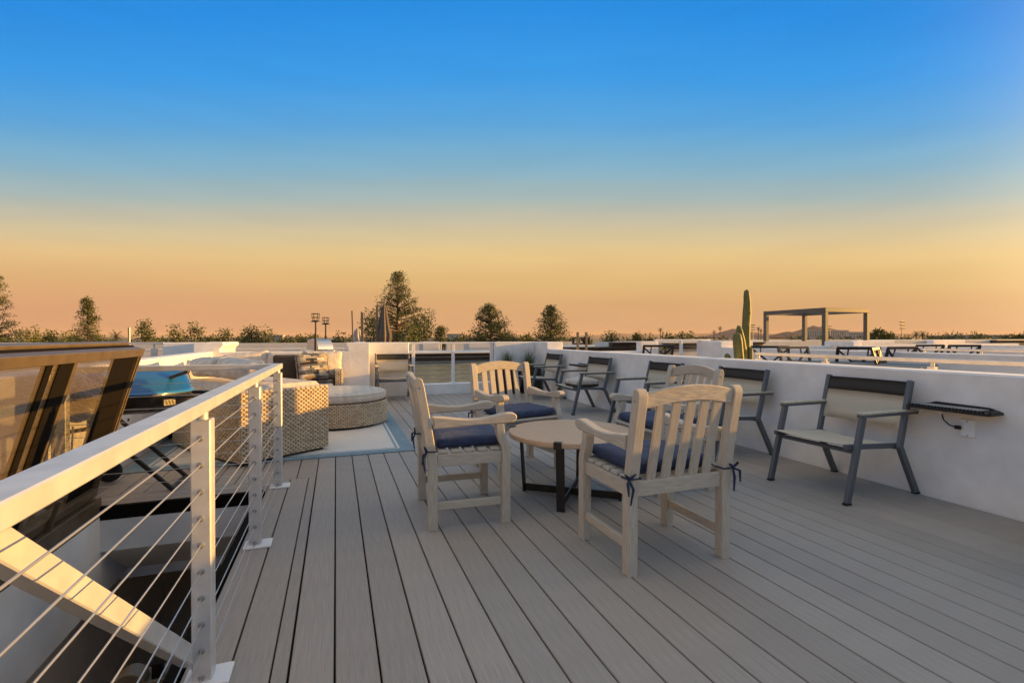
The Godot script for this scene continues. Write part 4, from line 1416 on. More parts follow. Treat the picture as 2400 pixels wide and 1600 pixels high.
func torch(label: String, at: Vector3, h: float, cage: float) -> void:
	var t := thing("garden_torch", label, "torch", at, 0.0, "metal garden torches on the neighbouring roof")
	var m := MB.new()
	m.lathe([Vector2(0.03, 0), Vector2(0.028, h - 0.28), Vector2(0.018, h - 0.28), Vector2(0.016, h)], 10, mid(Vector3.ZERO))
	obj("pole", m, M.cornice, t)
	m = MB.new()
	m.lathe([Vector2(0.0, 0.0), Vector2(cage * 1.2, 0.004), Vector2(cage * 1.2, 0.02), Vector2(cage * 0.6, 0.04), Vector2(0, 0.04)], 16, mid(Vector3(0, h - 0.02, 0)))
	obj("bowl", m, M.black_metal, t)
	for k in 6:
		var a := TAU * k / 6
		m = MB.new()
		m.tube([Vector3(cos(a) * cage * 0.7, h, sin(a) * cage * 0.7), Vector3(cos(a) * cage, h + cage * 2.0, sin(a) * cage)], 0.006, 5)
		obj("cage_bar", m, M.black_metal, t)
	for y in [h + cage * 1.0, h + cage * 2.0]:
		m = MB.new()
		var pts := []
		for k in 17: pts.append(Vector3(cos(TAU * k / 16) * cage, y, sin(TAU * k / 16) * cage))
		m.tube(pts, 0.007, 5, false)
		obj("cage_ring", m, M.black_metal, t)

func stub_rail(label: String, x: float, y: float, z0: float, z1: float, posts: Array) -> void:
	var t := thing("cable_railing", label, "railing")
	obj("top_rail", bx(x - 0.031, x + 0.031, y - 0.019, y + 0.019, z0, z1, 0.003), M.alu, t)
	for z in posts:
		obj("post", bx(x - 0.029, x + 0.029, 0, y - 0.055, z - 0.029, z + 0.029, 0.003), M.alu, t)
		var m := MB.new()
		m.lathe([Vector2(0.0165, 0), Vector2(0.0165, 0.04)], 10, mid(Vector3(x, y - 0.056, z)))
		obj("rail_pin", m, M.alu, t)
	for k in 9:
		var m := MB.new()
		m.tube([Vector3(x, y - 0.11 - 0.085 * k, z0), Vector3(x, y - 0.11 - 0.085 * k, z1)], 0.0024, 5)
		obj("cable", m, M.cable, t)

func neighbours() -> void:
	# roofs to the right
	for k in [[4.13, 8.3, "next"], [8.5, 12.67, "second"], [12.87, 34.0, "far"]]:
		struct("roof_floor", bx(k[0], k[1], -0.3, -0.01, 3.0, -9.34), M.boards[1])
	struct("roof_floor", bx(-9.0, -1.94, -0.3, -0.01, 3.0, -9.34), M.boards[3])
	struct("roof_floor", bx(-9.0, 1.15, -0.3, -0.01, -10.2, -13.7), M.boards[3])
	struct("roof_floor", bx(12.0, 34.0, -0.3, -0.01, -9.6, -18.5), M.boards[3])
	wall_thing("divider_wall", "grey stucco wall dividing the neighbouring roof with lattice chairs from the next", [[8.3, 8.5, -9.5, 0.885, 3.0, -8.74], [8.3, 8.62, -9.5, 1.02, -8.74, -9.54]], M.stucco, "divider walls on neighbouring roofs")
	wall_thing("divider_wall", "stucco wall dividing the second and third neighbouring roofs", [[12.67, 12.87, -9.5, 0.885, 3.0, -8.74], [12.67, 13.0, -9.5, 1.0, -8.74, -9.54]], M.stucco, "divider walls on neighbouring roofs")
	wall_thing("divider_wall", "farthest stucco divider wall at the right edge of the roofs", [[17.04, 17.24, -9.5, 0.885, 3.0, -9.0]], M.stucco, "divider walls on neighbouring roofs")
	wall_thing("parapet_wall", "stucco parapet in front of the pergola with a dark cornice", [[13.0, 22.0, -9.5, 0.90, -9.54, -9.74], [14.0, 15.6, 0.90, 1.02, -9.54, -9.74], [17.4, 19.0, 0.90, 1.02, -9.54, -9.74]], M.stucco)
	stub_rail("metal top rail just beyond the long stucco wall, in front of lattice chairs", 5.2, 0.902, -4.85, 1.0, [-4.82, -3.90, -2.86, -1.8, -0.75])
	stub_rail("metal top rail on the second neighbouring roof at right", 9.57, 0.907, -5.4, 1.0, [-5.38, -4.6, -3.5, -2.4])
	# far edge of the next roof: low wall, railing and posts
	wall_thing("parapet_wall", "low stucco wall of the next roof below the dark cornices", [[4.28, 6.56, -9.5, 0.80, -9.34, -9.54], [6.56, 7.0, -9.5, 1.02, -9.34, -9.54]], M.stucco)
	wall_thing("parapet_wall", "stucco wall of the next roof behind the tall cactus", [[8.62, 9.9, -9.5, 1.01, -9.34, -9.54], [9.9, 12.67, -9.5, 0.88, -9.34, -9.54]], M.stucco)
	var t := thing("cable_railing", "white cable railing on the next roof with a green bush behind it", "railing")
	obj("top_rail", bx(7.0, 8.62, 1.03, 1.065, -9.40, -9.46, 0.003), M.white_paint, t)
	for x in [7.05, 7.75, 8.55]: obj("post", bx(x - 0.03, x + 0.03, 0.2, 1.03, -9.40, -9.46, 0.003), M.white_paint, t)
	for k in 8:
		var m := MB.new()
		m.tube([Vector3(7.0, 0.3 + 0.085 * k, -9.43), Vector3(8.6, 0.3 + 0.085 * k, -9.43)], 0.003, 5)
		obj("cable", m, M.cable, t)
	wall_thing("parapet_wall", "low stucco kerb under the white railing of the next roof", [[7.0, 8.62, -9.5, 0.205, -9.34, -9.54]], M.stucco)

	# house across the gap with green grey lap siding
	t = thing("siding_house", "house across the gap with green grey lap siding and dark stepped cornice", "building")
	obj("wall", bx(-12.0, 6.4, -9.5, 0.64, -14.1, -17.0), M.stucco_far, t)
	for k in 12:
		var m := MB.new()
		m.prism(PackedVector2Array([Vector2(0, 0), Vector2(0.022, 0), Vector2(0.006, 0.128), Vector2(0, 0.128)]), 8.0, Transform3D(Basis(Vector3(0, 0, 1), Vector3.UP, Vector3(-1, 0, 0)), Vector3(2.4, 0.395 - 0.125 * (k + 1), -14.098)), 0.0)
		obj("siding_board", m, M.siding, t)
	obj("cornice", cornice_mesh(-12.0, 6.4, 0.40, 0.635, -14.08), M.cornice, t)
	obj("cap", bx(-12.0, 6.42, 0.641, 0.665, -13.75, -14.2, 0.004), M.stucco_far, t)
	t = thing("cornice_house", "white house across the gap with low and tall dark cornices", "building")
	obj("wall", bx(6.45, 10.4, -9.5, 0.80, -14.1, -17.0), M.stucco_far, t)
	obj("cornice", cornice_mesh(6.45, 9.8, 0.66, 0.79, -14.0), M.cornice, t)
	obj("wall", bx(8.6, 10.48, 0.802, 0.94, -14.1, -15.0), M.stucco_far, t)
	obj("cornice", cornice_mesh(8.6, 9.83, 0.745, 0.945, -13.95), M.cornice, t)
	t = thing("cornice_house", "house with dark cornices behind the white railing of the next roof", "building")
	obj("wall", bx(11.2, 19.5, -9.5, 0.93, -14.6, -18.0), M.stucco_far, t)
	obj("cornice", cornice_mesh(11.2, 12.75, 0.66, 0.90, -14.5), M.cornice, t)
	obj("cornice", cornice_mesh(14.8, 15.8, 0.72, 0.93, -14.5), M.cornice, t)
	t = thing("cornice_house", "low roof with dark cornice strips beyond the pergola", "building")
	obj("wall", bx(20.5, 60.0, -9.5, 0.92, -19.0, -23.0), M.stucco_far, t)
	obj("cornice", cornice_mesh(22.2, 28.2, 0.66, 0.90, -18.9), M.cornice, t)
	obj("cornice", cornice_mesh(34.0, 37.0, 0.66, 0.90, -18.9), M.cornice, t)
	obj("cornice", cornice_mesh(40.5, 46.5, 0.66, 0.92, -18.9), M.cornice, t)
	# terraces far behind, seen over the siding house
	var g := "pale parapets of the rows behind"
	var far := [[-30.0, 0.2, 0.83, -13.7, "pale parapet behind the neighbour's stainless grill"], [-40.0, 1.2, 0.90, -19.0, "long pale parapet of the row behind, at left"], [1.4, 4.0, 0.86, -19.2, "pale parapet seen through the left half of the far railing"], [4.3, 6.6, 0.90, -19.6, "pale parapet seen through the right half of the far railing"], [6.0, 12.0, 0.88, -22.0, "pale parapet of the row behind the cornice houses"]]
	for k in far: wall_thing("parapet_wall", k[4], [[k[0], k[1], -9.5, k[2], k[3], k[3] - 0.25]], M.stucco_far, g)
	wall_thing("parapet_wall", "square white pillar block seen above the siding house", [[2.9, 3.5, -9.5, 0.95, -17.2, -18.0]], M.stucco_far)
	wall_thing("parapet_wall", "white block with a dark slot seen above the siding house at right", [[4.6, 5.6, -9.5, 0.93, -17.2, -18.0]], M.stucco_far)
	# left neighbour
	wall_thing("parapet_wall", "bluish stucco wall of the left neighbour beyond the sunlit wall", [[-2.66, -1.992, -9.5, 1.03, -9.34, -9.54]], M.stucco)
	t = thing("cable_railing", "metal railing of the left neighbour above the skylight lid", "railing")
	obj("top_rail", bx(-9.0, -2.66, 1.0, 1.035, -9.40, -9.46, 0.003), M.alu, t)
	for x in [-2.80, -3.9, -5.0]: obj("post", bx(x - 0.04, x + 0.04, 0.0, 0.93, -9.40, -9.46, 0.003), M.alu, t)
	for x in [-2.80, -3.9, -5.0]: obj("rail_pin", bx(x - 0.012, x + 0.012, 0.93, 1.0, -9.42, -9.44, 0.001), M.alu, t)
	for k in 8:
		var m := MB.new()
		m.tube([Vector3(-9.0, 0.3 + 0.085 * k, -9.43), Vector3(-2.66, 0.3 + 0.085 * k, -9.43)], 0.003, 5)
		obj("cable", m, M.cable, t)
	t = thing("vent_pipe", "upright grey vent pipe left of the trees behind the skylight lid", "pipe", spot(302, 10.5))
	var vp := MB.new()
	vp.lathe([Vector2(0.024, 0), Vector2(0.024, 1.33), Vector2(0, 1.33)], 12, mid(Vector3.ZERO))
	obj("pipe", vp, M.steel, t)
	vp = MB.new()
	vp.lathe([Vector2(0.06, 0), Vector2(0.03, 0.08)], 12, mid(Vector3.ZERO))
	obj("flashing", vp, M.steel, t)

	# things on the terrace behind the back wall
	t = thing("stainless_grill", "stainless barbecue with rounded hood behind the back wall", "grill", Vector3(-0.33, 0, -11.3))
	obj("cabinet", bx(-0.30, 0.30, 0.0, 0.84, -0.3, 0.3, 0.01), M.stainless, t)
	var hood := PackedVector2Array([Vector2(-0.24, 0.86), Vector2(0.27, 0.86)])
	for k in 9: hood.append(Vector2(-0.02 + 0.27 * cos(PI * 0.55 * k / 8.0), 0.86 + 0.22 * sin(PI * 0.55 * k / 8.0)))
	hood.append(Vector2(-0.20, 1.06))
	var m2 := MB.new()
	m2.prism(hood, 0.36, Transform3D(Basis(Vector3(0.5, 0, 0.866), Vector3.UP, Vector3(-0.866, 0, 0.5)), Vector3(0, 0, 0)), 0.006)
	obj("hood", m2, M.stainless, t)
	obj("shelf", bx(0.40, 0.78, 0.83, 0.86, -0.25, 0.25, 0.004), M.stainless, t)
	obj("shelf", bx(-0.70, -0.40, 0.83, 0.86, -0.25, 0.25, 0.004), M.stainless, t)
	torch("tall metal garden torch with a lantern cage, left of the pair", Vector3(-0.40, 0, -10.9), 1.45, 0.078)
	torch("shorter metal garden torch with a lantern cage, right of the pair", Vector3(-0.22, 0, -11.75), 1.42, 0.07)
	umbrella("closed white umbrella with bare poles behind the back wall", Vector3(0.47, 0, -11.75), 0.75, 1.32, 0.20, M.canvas_white, false)
	t = thing("umbrella_frame", "bare folded umbrella arms above the white canopy", "umbrella", Vector3(0.47, 0, -11.6))
	for k in [[-0.14, 1.72, -0.08], [0.09, 1.70, 0.08], [0.12, 1.68, 0.12]]:
		var m := MB.new()
		m.bar(Vector3(k[2], 0.0, 0), Vector3(k[0] * 0.9, k[1], 0), 0.045, 0.03)
		obj("arm", m, M.pergola, t)
	umbrella("closed taupe cantilever umbrella standing before the big pine", Vector3(1.08, 0, -11.9), 0.92, 1.90, 0.19, M.canvas_grey, true)

	# next roof: cactus, bracket, table and chairs
	t = thing("cactus", "tall columnar cactus with shorter arms behind the long stucco wall", "cactus", Vector3(4.47, 0, -4.34))
	var stem := func(called: String, x: float, z: float, pts: Array, r: float) -> void:
		var m := MB.new()
		var n := 22
		var rings := []
		for j in pts.size():
			var ring := []
			var q: Array = pts[j]
			for i in n:
				var a := TAU * i / n
				var rr: float = r * q[2] * (1.0 + (0.10 if i % 2 else -0.12))
				ring.append(Vector3(x + q[0] + cos(a) * rr, q[1], z + sin(a) * rr))
			rings.append(ring)
		for j in pts.size() - 1:
			for i in n: m.quad(rings[j][(i + 1) % n], rings[j][i], rings[j + 1][i], rings[j + 1][(i + 1) % n])
		for i in m.n.size():
			var dd := Vector3(m.v[i].x - x, 0.15, m.v[i].z - z)
			if m.n[i].dot(dd) < 0: m.n[i] = -m.n[i]
		m.smooth(0.5)
		obj(called, m, M.cactus, t)
	stem.call("stem", 0.025, 0.0, [[0.0, 0.30, 0.8], [0.0, 0.7, 1.0], [-0.004, 0.95, 1.02], [-0.008, 1.1, 0.95], [-0.004, 1.25, 0.9], [0.008, 1.4, 0.95], [0.010, 1.52, 0.78], [0.004, 1.60, 0.70], [0.002, 1.655, 0.55], [0.002, 1.675, 0.05]], 0.046)
	stem.call("arm", -0.06, 0.03, [[0.03, 0.35, 0.7], [0.015, 0.75, 1.0], [0.0, 0.95, 1.0], [-0.03, 1.10, 0.9], [-0.05, 1.20, 0.7], [-0.058, 1.245, 0.4], [-0.06, 1.255, 0.05]], 0.046)
	stem.call("arm", -0.16, 0.06, [[0.08, 0.35, 0.7], [0.04, 0.7, 1.0], [0.015, 0.90, 1.0], [-0.005, 1.08, 1.0], [-0.012, 1.15, 0.8], [-0.014, 1.175, 0.05]], 0.048)
	stem.call("arm", -0.22, -0.04, [[0.10, 0.35, 0.7], [0.05, 0.7, 1.0], [0.01, 0.88, 1.0], [0.0, 0.92, 0.7], [0.0, 0.935, 0.05]], 0.034)
	stem.call("arm", 0.03, 0.06, [[0.0, 0.4, 0.6], [0.0, 0.8, 1.0], [0.0, 0.98, 0.9], [0.0, 1.01, 0.1]], 0.024)
	m2 = MB.new()
	m2.lathe([Vector2(0.0, 0.0), Vector2(0.20, 0.0), Vector2(0.26, 0.38), Vector2(0.28, 0.40), Vector2(0.25, 0.40), Vector2(0.24, 0.36), Vector2(0.0, 0.36)], 24, mid(Vector3(-0.08, 0, 0)))
	obj("pot", m2, M.terracotta, t)
	t = thing("screen_bracket", "black flat panel bracket on two upright metal posts", "bracket", Vector3(4.80, 0, -8.9))
	for x in [-0.10, 0.10]: obj("post", bx(x - 0.022, x + 0.022, 0.0, 1.22, -0.02, 0.02, 0.002), M.pergola, t)
	obj("panel", bx(-0.20, 0.20, 0.96, 0.975, -0.06, -0.021), M.black_metal, t)
	obj("panel", bx(-0.20, 0.20, 1.10, 1.115, -0.06, -0.021), M.black_metal, t)
	for x in [-0.19, -0.065, 0.065, 0.19]: obj("panel_bar", bx(x - 0.012, x + 0.012, 0.975, 1.10, -0.06, -0.021), M.black_metal, t)
	for x in [-0.125, 0.0, 0.125]:
		var m := MB.new()
		var pts := []
		for k in 17: pts.append(Vector3(x + cos(TAU * k / 16) * 0.045, 1.037 + sin(TAU * k / 16) * 0.055, -0.04))
		m.tube(pts, 0.010, 5, false)
		obj("panel_ring", m, M.black_metal, t)
	t = thing("dining_table", "long dark metal table among the lattice chairs", "table", Vector3(7.1, 0, -5.0), 20.0)
	obj("table_top", bx(-0.55, 0.55, 0.70, 0.735, -0.95, 0.95, 0.006), M.pergola, t)
	for k in [[-0.45, -0.85], [0.45, -0.85], [-0.45, 0.85], [0.45, 0.85]]: obj("leg", bx(k[0] - 0.03, k[0] + 0.03, 0, 0.70, k[1] - 0.03, k[1] + 0.03), M.pergola, t)
	var seats := [[1818, 7.9, -35.0, "dark lattice chair leftmost at the neighbour's table"], [1905, 7.5, -5.0, "dark lattice chair second from the left at the neighbour's table"], [1985, 7.8, 150.0, "dark lattice chair right of the near pergola post"], [2062, 8.0, 175.0, "dark lattice chair at the right end of the neighbour's table"], [2128, 6.75, 25.0, "sunlit lattice chair nearest the metal rail"],
		[1527, 9.6, 165.0, "dark lattice chair peeking over the long wall in front of the white railing"], [2142, 10.0, 165.0, "dark lattice chair on the second roof, left one"], [2224, 9.8, 158.0, "dark lattice chair on the second roof, right one"]]
	for q in seats:
		var where := spot(q[0], q[1])
		var k := [where.x, where.z, q[2], q[3]]
		lattice_chair(k[3], Vector3(k[0], 0, k[1]), k[2])
	t = thing("folding_chair", "pale slatted folding chair on the second roof", "chair", Vector3(10.2, 0, -7.2), -50.0)
	for k in 5:
		var m := MB.new()
		m.bar(Vector3(-0.22 + 0.11 * k, 0.42, -0.15), Vector3(-0.22 + 0.11 * k, 0.92, -0.38), 0.06, 0.018, Vector3(0, 0, 1))
		obj("back_slat", m, M.arm_pad, t)
	obj("seat", bx(-0.26, 0.26, 0.40, 0.43, -0.2, 0.28, 0.004), M.arm_pad, t)
	for k in [[-0.22, -0.15], [0.22, -0.15], [-0.22, 0.22], [0.22, 0.22]]: obj("leg", bx(k[0] - 0.02, k[0] + 0.02, 0, 0.40, k[1] - 0.02, k[1] + 0.02), M.arm_pad, t)
	# pergola
	t = thing("pergola", "open taupe metal pergola frame on a far roof", "pergola", Vector3(17.1, 0, -12.85))
	for k in [[0, 0], [2.25, 0], [0.15, -2.75], [2.4, -2.75]]: obj("post", bx(k[0] - 0.075, k[0] + 0.075, 0.0, 2.05, k[1] - 0.075, k[1] + 0.075, 0.006), M.pergola, t)
	obj("beam", bx(-0.075, 2.325, 2.051, 2.21, -0.075, 0.075, 0.006), M.pergola, t)
	obj("beam", bx(0.075, 2.475, 2.051, 2.21, -2.825, -2.675, 0.006), M.pergola, t)
	for x in [0.0, 2.25]:
		var m := MB.new()
		m.bar(Vector3(x, 2.13, -0.08), Vector3(x + 0.15, 2.13, -2.67), 0.14, 0.155, Vector3.UP, 0.006)
		obj("beam", m, M.pergola, t)

# ------------------------------------------------------------------ trees
func leaf_quad(v: PackedVector3Array, n: PackedVector3Array, c: PackedColorArray, p: Vector3, d: Vector3, s: float, w: float, col: Color) -> void:
	var side := d.cross(Vector3(rng.randf() - 0.5, rng.randf() - 0.5, rng.randf() - 0.5)).normalized() * w * 0.5
	var k := side.cross(d).normalized()
	var a := p - side * 0.4
	var b := p + d * s * 0.5 - side
	var e := p + d * s
	var f := p + d * s * 0.5 + side
	for q in [a, b, e, a, e, f]:
		v.append(q)
		n.append(k)
		c.append(col)

func tree(called: String, label: String, px: float, depth: float, ytop: float, wpx: float, kind: String, dark: Color, lite: Color, group := "", dens := 1.0, low := 0.35) -> void:
	var base := spot(px, depth, -9.5)
	var H := rise(ytop, depth) + 9.5
	var R := wpx * 0.62 * depth / 1130.0
	var t := thing(called, label, "tree", base, 0.0, group)
	var lf := 0.0034 * depth
	if kind == "pine": R *= 1.15
	var trunk := MB.new()
	var v := PackedVector3Array()
	var n := PackedVector3Array()
	var c := PackedColorArray()
	var clumps := []
	var lean := Vector3(rng.randf_range(-0.02, 0.02) * H, 0, rng.randf_range(-0.02, 0.02) * H)
	var axis := func(q: float) -> Vector3: return Vector3(lean.x * sin(q * 3.0), H * q, lean.z * q)
	if kind == "pine":
		var pts := []
		var rad := []
		for k in 9:
			pts.append(axis.call(k / 8.0 * 0.97))
			rad.append(lerpf(0.017 * H, 0.02, k / 8.0))
		trunk.tube(pts, rad, 8)
		var nb := int(120 * dens)
		for k in nb:
			var q := lerpf(low, 0.985, pow((k + rng.randf()) / nb, 0.85))
			var prof := pow(1.0 - (q - low) / (1.0 - low), 0.72) * (0.70 + 0.30 * rng.randf())
			if q < low + 0.12: prof *= 0.75 + rng.randf() * 0.3
			var L := maxf(R * prof, 0.18)
			var a := rng.randf() * TAU
			var d := Vector3(cos(a), rng.randf_range(-0.05, 0.35) + 0.4 * (q - 0.5), sin(a)).normalized()
			var p0: Vector3 = axis.call(q)
			var tip := p0 + d * L + Vector3(0, 0.10 * L, 0)
			trunk.tube([p0, p0 + d * L * 0.55, tip], [0.012 * H * (1.05 - q) + 0.01, 0.02, 0.008], 4, false)
			var m := maxi(2, int(L / (lf * 2.6)))
			for j in m:
				var s := lerpf(0.35, 1.0, (j + rng.randf()) / m)
				clumps.append([p0.lerp(tip, s) + Vector3(rng.randf() - 0.5, (rng.randf() - 0.5) * 0.6, rng.randf() - 0.5) * lf * 1.6, lf * rng.randf_range(1.5, 2.6)])
	else:
		var ch := H * (1.0 - low)
		var cy := H * low + ch * 0.5
		var pts := []
		var rad := []
		for k in 6:
			pts.append(axis.call(k / 5.0 * (low + 0.22)))
			rad.append(lerpf(0.024 * H, 0.010 * H, k / 5.0))
		trunk.tube(pts, rad, 8)
		# several lobes of different size make the outline uneven
		var lobes := [[Vector3(0, cy, 0), R * 0.72, ch * 0.40]]
		for k in 9:
			var a := rng.randf() * TAU
			var yy := rng.randf_range(-0.30, 0.36)
			var rr := R * rng.randf_range(0.34, 0.66) * (1.0 - maxf(0, yy) * 0.9)
			lobes.append([Vector3(cos(a) * rr, cy + ch * yy, sin(a) * rr), R * rng.randf_range(0.24, 0.42), ch * rng.randf_range(0.13, 0.22)])
		lobes.append([Vector3(rng.randf_range(-0.2, 0.2) * R, H - ch * 0.13, 0), R * 0.26, ch * 0.13])
		for l in lobes:
			trunk.tube([axis.call(low + 0.15), (axis.call(low + 0.15) + l[0]) * 0.5 + Vector3(0, 0.3, 0), l[0]], [0.010 * H, 0.007 * H, 0.02], 5, false)
			var cnt := int((26 if l[1] < R * 0.6 else 60) * dens)
			for k in cnt:
				var d := Vector3(rng.randfn(), rng.randfn(), rng.randfn()).normalized() * pow(rng.randf(), 0.42)
				clumps.append([l[0] + Vector3(d.x * l[1], d.y * l[2], d.z * l[1]), lf * rng.randf_range(1.6, 3.2)])
	for k in clumps:
		var tone := rng.randf()
		var cnt := rng.randi_range(11, 17) if kind == "pine" else rng.randi_range(7, 11)
		for j in cnt:
			var d := Vector3(rng.randfn(), rng.randfn() * 0.8 + (0.25 if kind == "pine" else 0.1), rng.randfn()).normalized()
			var p: Vector3 = k[0] + d * k[1] * pow(rng.randf(), 0.6) * (Vector3(1, 0.62, 1) if kind == "pine" else Vector3.ONE)
			var col := dark.lerp(lite, clampf(tone * 0.8 + rng.randfn() * 0.18, 0, 1))
			leaf_quad(v, n, c, p, d, lf * rng.randf_range(0.9, 1.7), lf * (0.45 if kind == "pine" else 0.75), col)
	obj("trunk", trunk, M.bark, t)
	var a := []
	a.resize(Mesh.ARRAY_MAX)
	a[Mesh.ARRAY_VERTEX] = v
	a[Mesh.ARRAY_NORMAL] = n
	a[Mesh.ARRAY_COLOR] = c
	var me := ArrayMesh.new()
	me.add_surface_from_arrays(Mesh.PRIMITIVE_TRIANGLES, a)
	var o := MeshInstance3D.new()
	o.name = "crown"
	o.mesh = me
	o.material_override = M.leaf
	t.add_child(o, true)

func palm(label: String, px: float, depth: float, ytop: float, wpx: float, fan := false) -> void:
	var base := spot(px, depth, -9.5)
	var R := wpx / 2 * depth / 1130.0
	var H := rise(ytop, depth) + 9.5 - R * 0.6
	var t := thing("palm_tree", label, "tree", base, 0.0, "palm trees in the distance")
	var trunk := MB.new()
	trunk.tube([Vector3.ZERO, Vector3(0.01 * H, H * 0.5, 0), Vector3(0.015 * H, H, 0)], [0.028 * R * 6, 0.02 * R * 6, 0.016 * R * 6], 8)
	obj("trunk", trunk, M.bark, t)
	var m := MB.new()
	m.use_col = true
	var top := Vector3(0.015 * H, H, 0)
	var nf := 34
	for k in nf:
		var a := TAU * k * 0.618
		var e := lerpf(1.25, -0.75, k / float(nf))
		var L := R * rng.randf_range(0.85, 1.1)
		m.col = Color(0.065, 0.075, 0.03).lerp(Color(0.14, 0.12, 0.05), k / float(nf) * rng.randf())
		var prev := top
		var dir := Vector3(cos(a) * cos(e), sin(e), sin(a) * cos(e))
		for j in 5:
			var nd := (dir + Vector3(0, -0.16 * j, 0)).normalized()
			var nx := prev + nd * L / 5.0
			var w := L * (0.16 if fan else 0.11) * (1.2 - absf(j - 2) * 0.25)
			var side := nd.cross(Vector3.UP).normalized() * w
			for s in [-1.0, 1.0]:
				for q in 2:
					var b := prev.lerp(nx, q * 0.5)
					var e2 := prev.lerp(nx, q * 0.5 + 0.3)
					m.flat(b, e2, (b + e2) / 2 + side * s + nd * w * 0.7 + Vector3(0, -w * 0.4, 0))
			m.flat(prev - side * 0.1, prev + side * 0.1, nx)
			prev = nx
	obj("crown", m, M.leaf, t)

func trees() -> void:
	var dg := Color(0.055, 0.075, 0.022)
	var og := Color(0.14, 0.135, 0.032)
	var yg := Color(0.21, 0.19, 0.04)
	tree("conifer", "large conifer cut off by the left edge of the picture", -14, 46, 640, 130, "pine", dg, og, "", 1.3, 0.25)
	tree("conifer", "slender conical conifer standing alone at left", 203, 62, 697, 66, "pine", dg, og, "", 1.15, 0.40)
	tree("broadleaf_tree", "yellow green tree beside the left edge conifer", 62, 55, 768, 90, "round", dg, yg)
	tree("broadleaf_tree", "low grey green tree left of the slender conifer", 128, 80, 776, 60, "round", dg, og)
	tree("broadleaf_tree", "low tree right beside the slender conifer", 176, 95, 785, 70, "round", dg, yg)
	palm("small fan palm behind the skylight lid", 268, 70, 777, 44, true)
	tree("broadleaf_tree", "olive tree right of the vent pipe", 340, 60, 748, 64, "round", dg, og, "", 0.9)
	tree("broadleaf_tree", "feathery tree above the left neighbour's railing", 412, 66, 760, 56, "round", dg, yg, "", 0.8)
	tree("broadleaf_tree", "feathery tree left of the corner block", 458, 64, 757, 64, "round", dg, og, "", 0.8)
	tree("broadleaf_tree", "rounded low tree behind the corner block", 524, 74, 770, 56, "round", dg, og)
	tree("broadleaf_tree", "dark spreading tree right of the corner block", 596, 60, 761, 92, "round", dg, og)
	tree("broadleaf_tree", "bush like tree behind the stainless grill", 788, 52, 779, 44, "round", dg, yg)
	tree("broadleaf_tree", "dark green tree left of the big pine", 880, 62, 724, 92, "round", Color(0.045, 0.070, 0.026), Color(0.10, 0.115, 0.036), "", 1.2)
	tree("conifer", "tallest pine with a bare trunk in the middle of the skyline", 934, 56, 636, 140, "pine", dg, og, "", 1.35, 0.42)
	tree("broadleaf_tree", "dark green tree right of the big pine", 985, 64, 734, 76, "round", Color(0.045, 0.070, 0.026), Color(0.10, 0.115, 0.036), "", 1.1)
	tree("broadleaf_tree", "golden green foliage in front of the big pine", 965, 50, 756, 80, "round", dg, yg, "", 1.1)
	tree("conifer", "thin small pine right of the big pine group", 1034, 70, 766, 54, "pine", dg, og, "", 0.7, 0.5)
	tree("conifer", "broad rounded pine above the far cable railing", 1146, 54, 714, 142, "pine", dg, og, "", 1.4, 0.48)
	tree("broadleaf_tree", "pointed leafy tree above the corner with planters", 1290, 56, 717, 112, "pine", dg, og, "", 1.5, 0.46)
	tree("broadleaf_tree", "round green tree behind the bracket posts", 1432, 70, 781, 84, "round", Color(0.035, 0.055, 0.025), Color(0.10, 0.11, 0.035), "", 1.3)
	tree("broadleaf_tree", "small yellow green tree between distant palms", 1497, 90, 780, 28, "round", dg, yg)
	tree("broadleaf_tree", "wide yellow green tree above the white railing", 1605, 80, 781, 84, "round", dg, yg, "", 1.3)
	tree("broadleaf_tree", "dark tree left of the wide yellow green tree", 1560, 85, 787, 50, "round", dg, og)
	tree("broadleaf_tree", "bright green bush behind the white railing", 1556, 17, 806, 46, "round", dg, yg, "", 1.2, 0.72)
	tree("broadleaf_tree", "columnar dense tree right of the pergola", 2058, 150, 773, 28, "round", dg, og)
	tree("broadleaf_tree", "low spreading tree below the columnar tree", 2082, 140, 784, 36, "round", dg, yg)
	tree("broadleaf_tree", "wide green hedge tree at the right edge", 2290, 110, 785, 84, "round", dg, yg, "", 1.2)
	tree("broadleaf_tree", "grey green tree at far right edge", 2385, 120, 786, 60, "round", dg, og)
	# the low belt of trees along the horizon
	var k := 0
	for px in [10, 100, 232, 372, 498, 560, 640, 668, 700, 736, 826, 1060, 1090, 1190, 1215, 1240, 1330, 1360, 1470, 1530, 1650, 1700, 1850, 1880, 1915, 1955, 1990, 2015, 2110, 2180, 2205, 2250, 2330, 2350]:
		var d := rng.randf_range(110, 190)
		var yt := rng.randf_range(784, 792) if px < 1100 else (rng.randf_range(785, 790) if px < 1300 or px > 2030 else rng.randf_range(790, 795))
		tree("skyline_tree", "low tree in the hazy belt of trees along the horizon", px + rng.randf_range(-8, 8), d, yt, rng.randf_range(40, 74), "round", dg, og, "low trees along the horizon", 0.5, 0.3)
		k += 1
	var fp := [[1490, 778, 9, "distant palm left of the small yellow tree"], [1512, 780, 9, "distant palm right of the small yellow tree"], [1523, 779, 10, "distant palm second right of the small yellow tree"], [1547, 768, 15, "tall distant palm above the white railing"], [1553, 777, 11, "shorter distant palm beside the tall one"], [1673, 774, 13, "distant palm left of the cactus"], [1687, 765, 14, "taller distant palm left of the cactus"], [1777, 766, 14, "distant palm left of the pergola post"], [1783, 771, 12, "shorter distant palm by the pergola post"], [2147, 776, 24, "palm left of a pair at right"], [2162, 776, 24, "palm right of a pair at right"]]
	for q in fp: palm(q[3], q[0], 170 if q[0] < 2000 else 120, q[1], q[2], true)
	palm("feathery date palm before the low dark building", 2226, 60, 780, 56)

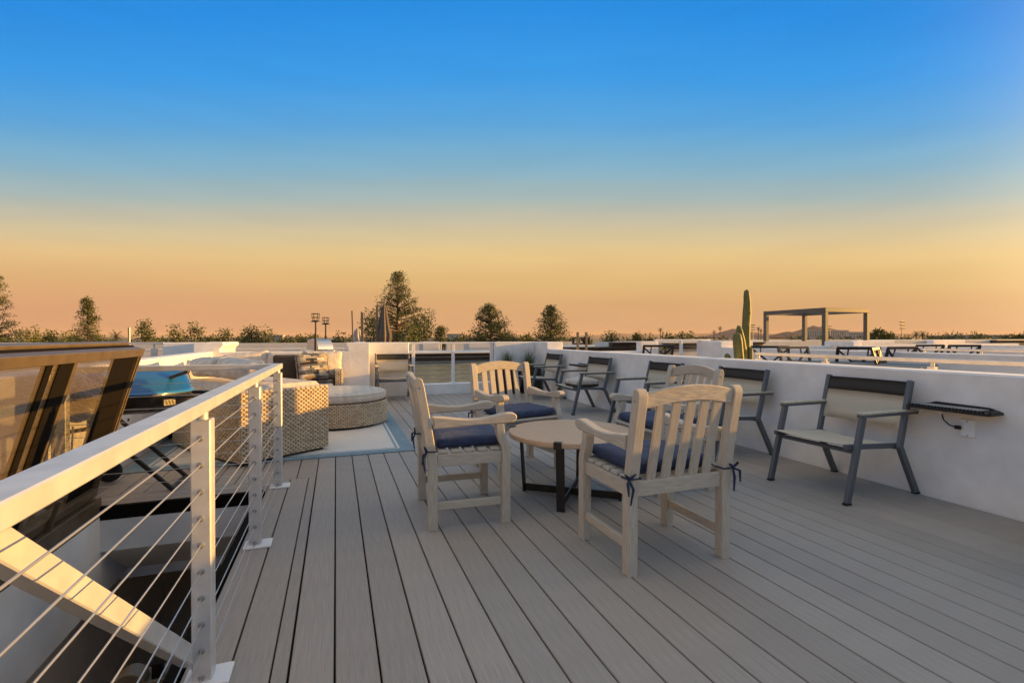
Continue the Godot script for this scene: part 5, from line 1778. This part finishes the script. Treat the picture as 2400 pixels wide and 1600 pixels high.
# ------------------------------------------------------------------ far buildings and masts
func far_building(label: String, px0: float, px1: float, ytop: float, depth: float, m: Material, rows: int, cols: int) -> void:
	var a := spot(px0, depth, -9.5)
	var b := spot(px1, depth, -9.5)
	var t := thing("far_building", label, "building", (a + b) / 2, -rad_to_deg(atan2(b.z - a.z, b.x - a.x)))
	var w := (b - a).length()
	var h := rise(ytop, depth) + 9.5
	obj("wall", bx(-w / 2, w / 2, 0, h, -w * 0.15, 0), m, t)
	obj("roof_edge", bx(-w / 2 - 0.3, w / 2 + 0.3, h + 0.01, h + 0.5, -w * 0.15, 0.3), M.far_wall, t)
	for i in rows:
		for j in cols:
			var x := -w / 2 + w * (j + 0.5) / cols
			var y := h - 3.0 - i * 3.6
			if y > 8.0: obj("window", bx(x - w / cols * 0.24, x + w / cols * 0.24, y - 1.0, y + 0.8, 0.01, 0.12), M.far_glass, t)

func mast(label: String, px: float, depth: float, ytop: float) -> void:
	var t := thing("light_mast", label, "light mast", spot(px, depth, -9.5), 0.0, "stadium light masts")
	var h := rise(ytop, depth) + 9.5
	var m := MB.new()
	m.tube([Vector3.ZERO, Vector3(0, h, 0)], [0.35, 0.18], 8)
	obj("pole", m, M.steel, t)
	for k in 3:
		obj("cross_arm", bx(-2.0, 2.0, h - 0.2 - 2.0 * k, h - 2.0 * k, -0.15, 0.15), M.steel, t)
		for j in 4: obj("lamp", bx(-1.8 + 1.15 * j, -1.3 + 1.15 * j, h - 0.9 - 2.0 * k, h - 0.22 - 2.0 * k, -0.3, 0.3), M.dark_chair, t)

func distance() -> void:
	far_building("pale many windowed hospital block seen through the pergola", 1893, 1990, 774, 760, M.far_wall, 4, 18)
	far_building("lower pale wing right of the hospital block", 1990, 2024, 778, 740, M.far_wall, 3, 9)
	far_building("dark glass building right of the pergola", 2036, 2098, 782, 420, M.far_glass, 2, 8)
	far_building("low dark building behind the date palm", 2184, 2262, 788, 260, M.far_glass, 1, 6)
	far_building("long low pale building at the right edge", 2240, 2368, 786, 330, M.far_wall, 1, 12)
	far_building("small pale building right of the thin pine", 1048, 1082, 784, 240, M.far_wall, 1, 5)
	far_building("pale low house between the left trees", 630, 662, 788, 160, M.far_wall, 1, 3)
	mast("stadium light mast between the cactus and the pergola", 1765, 420, 760)
	mast("stadium light mast in front of the hospital block", 1946, 420, 763)
	mast("stadium light mast right of the pergola", 2115, 300, 752)
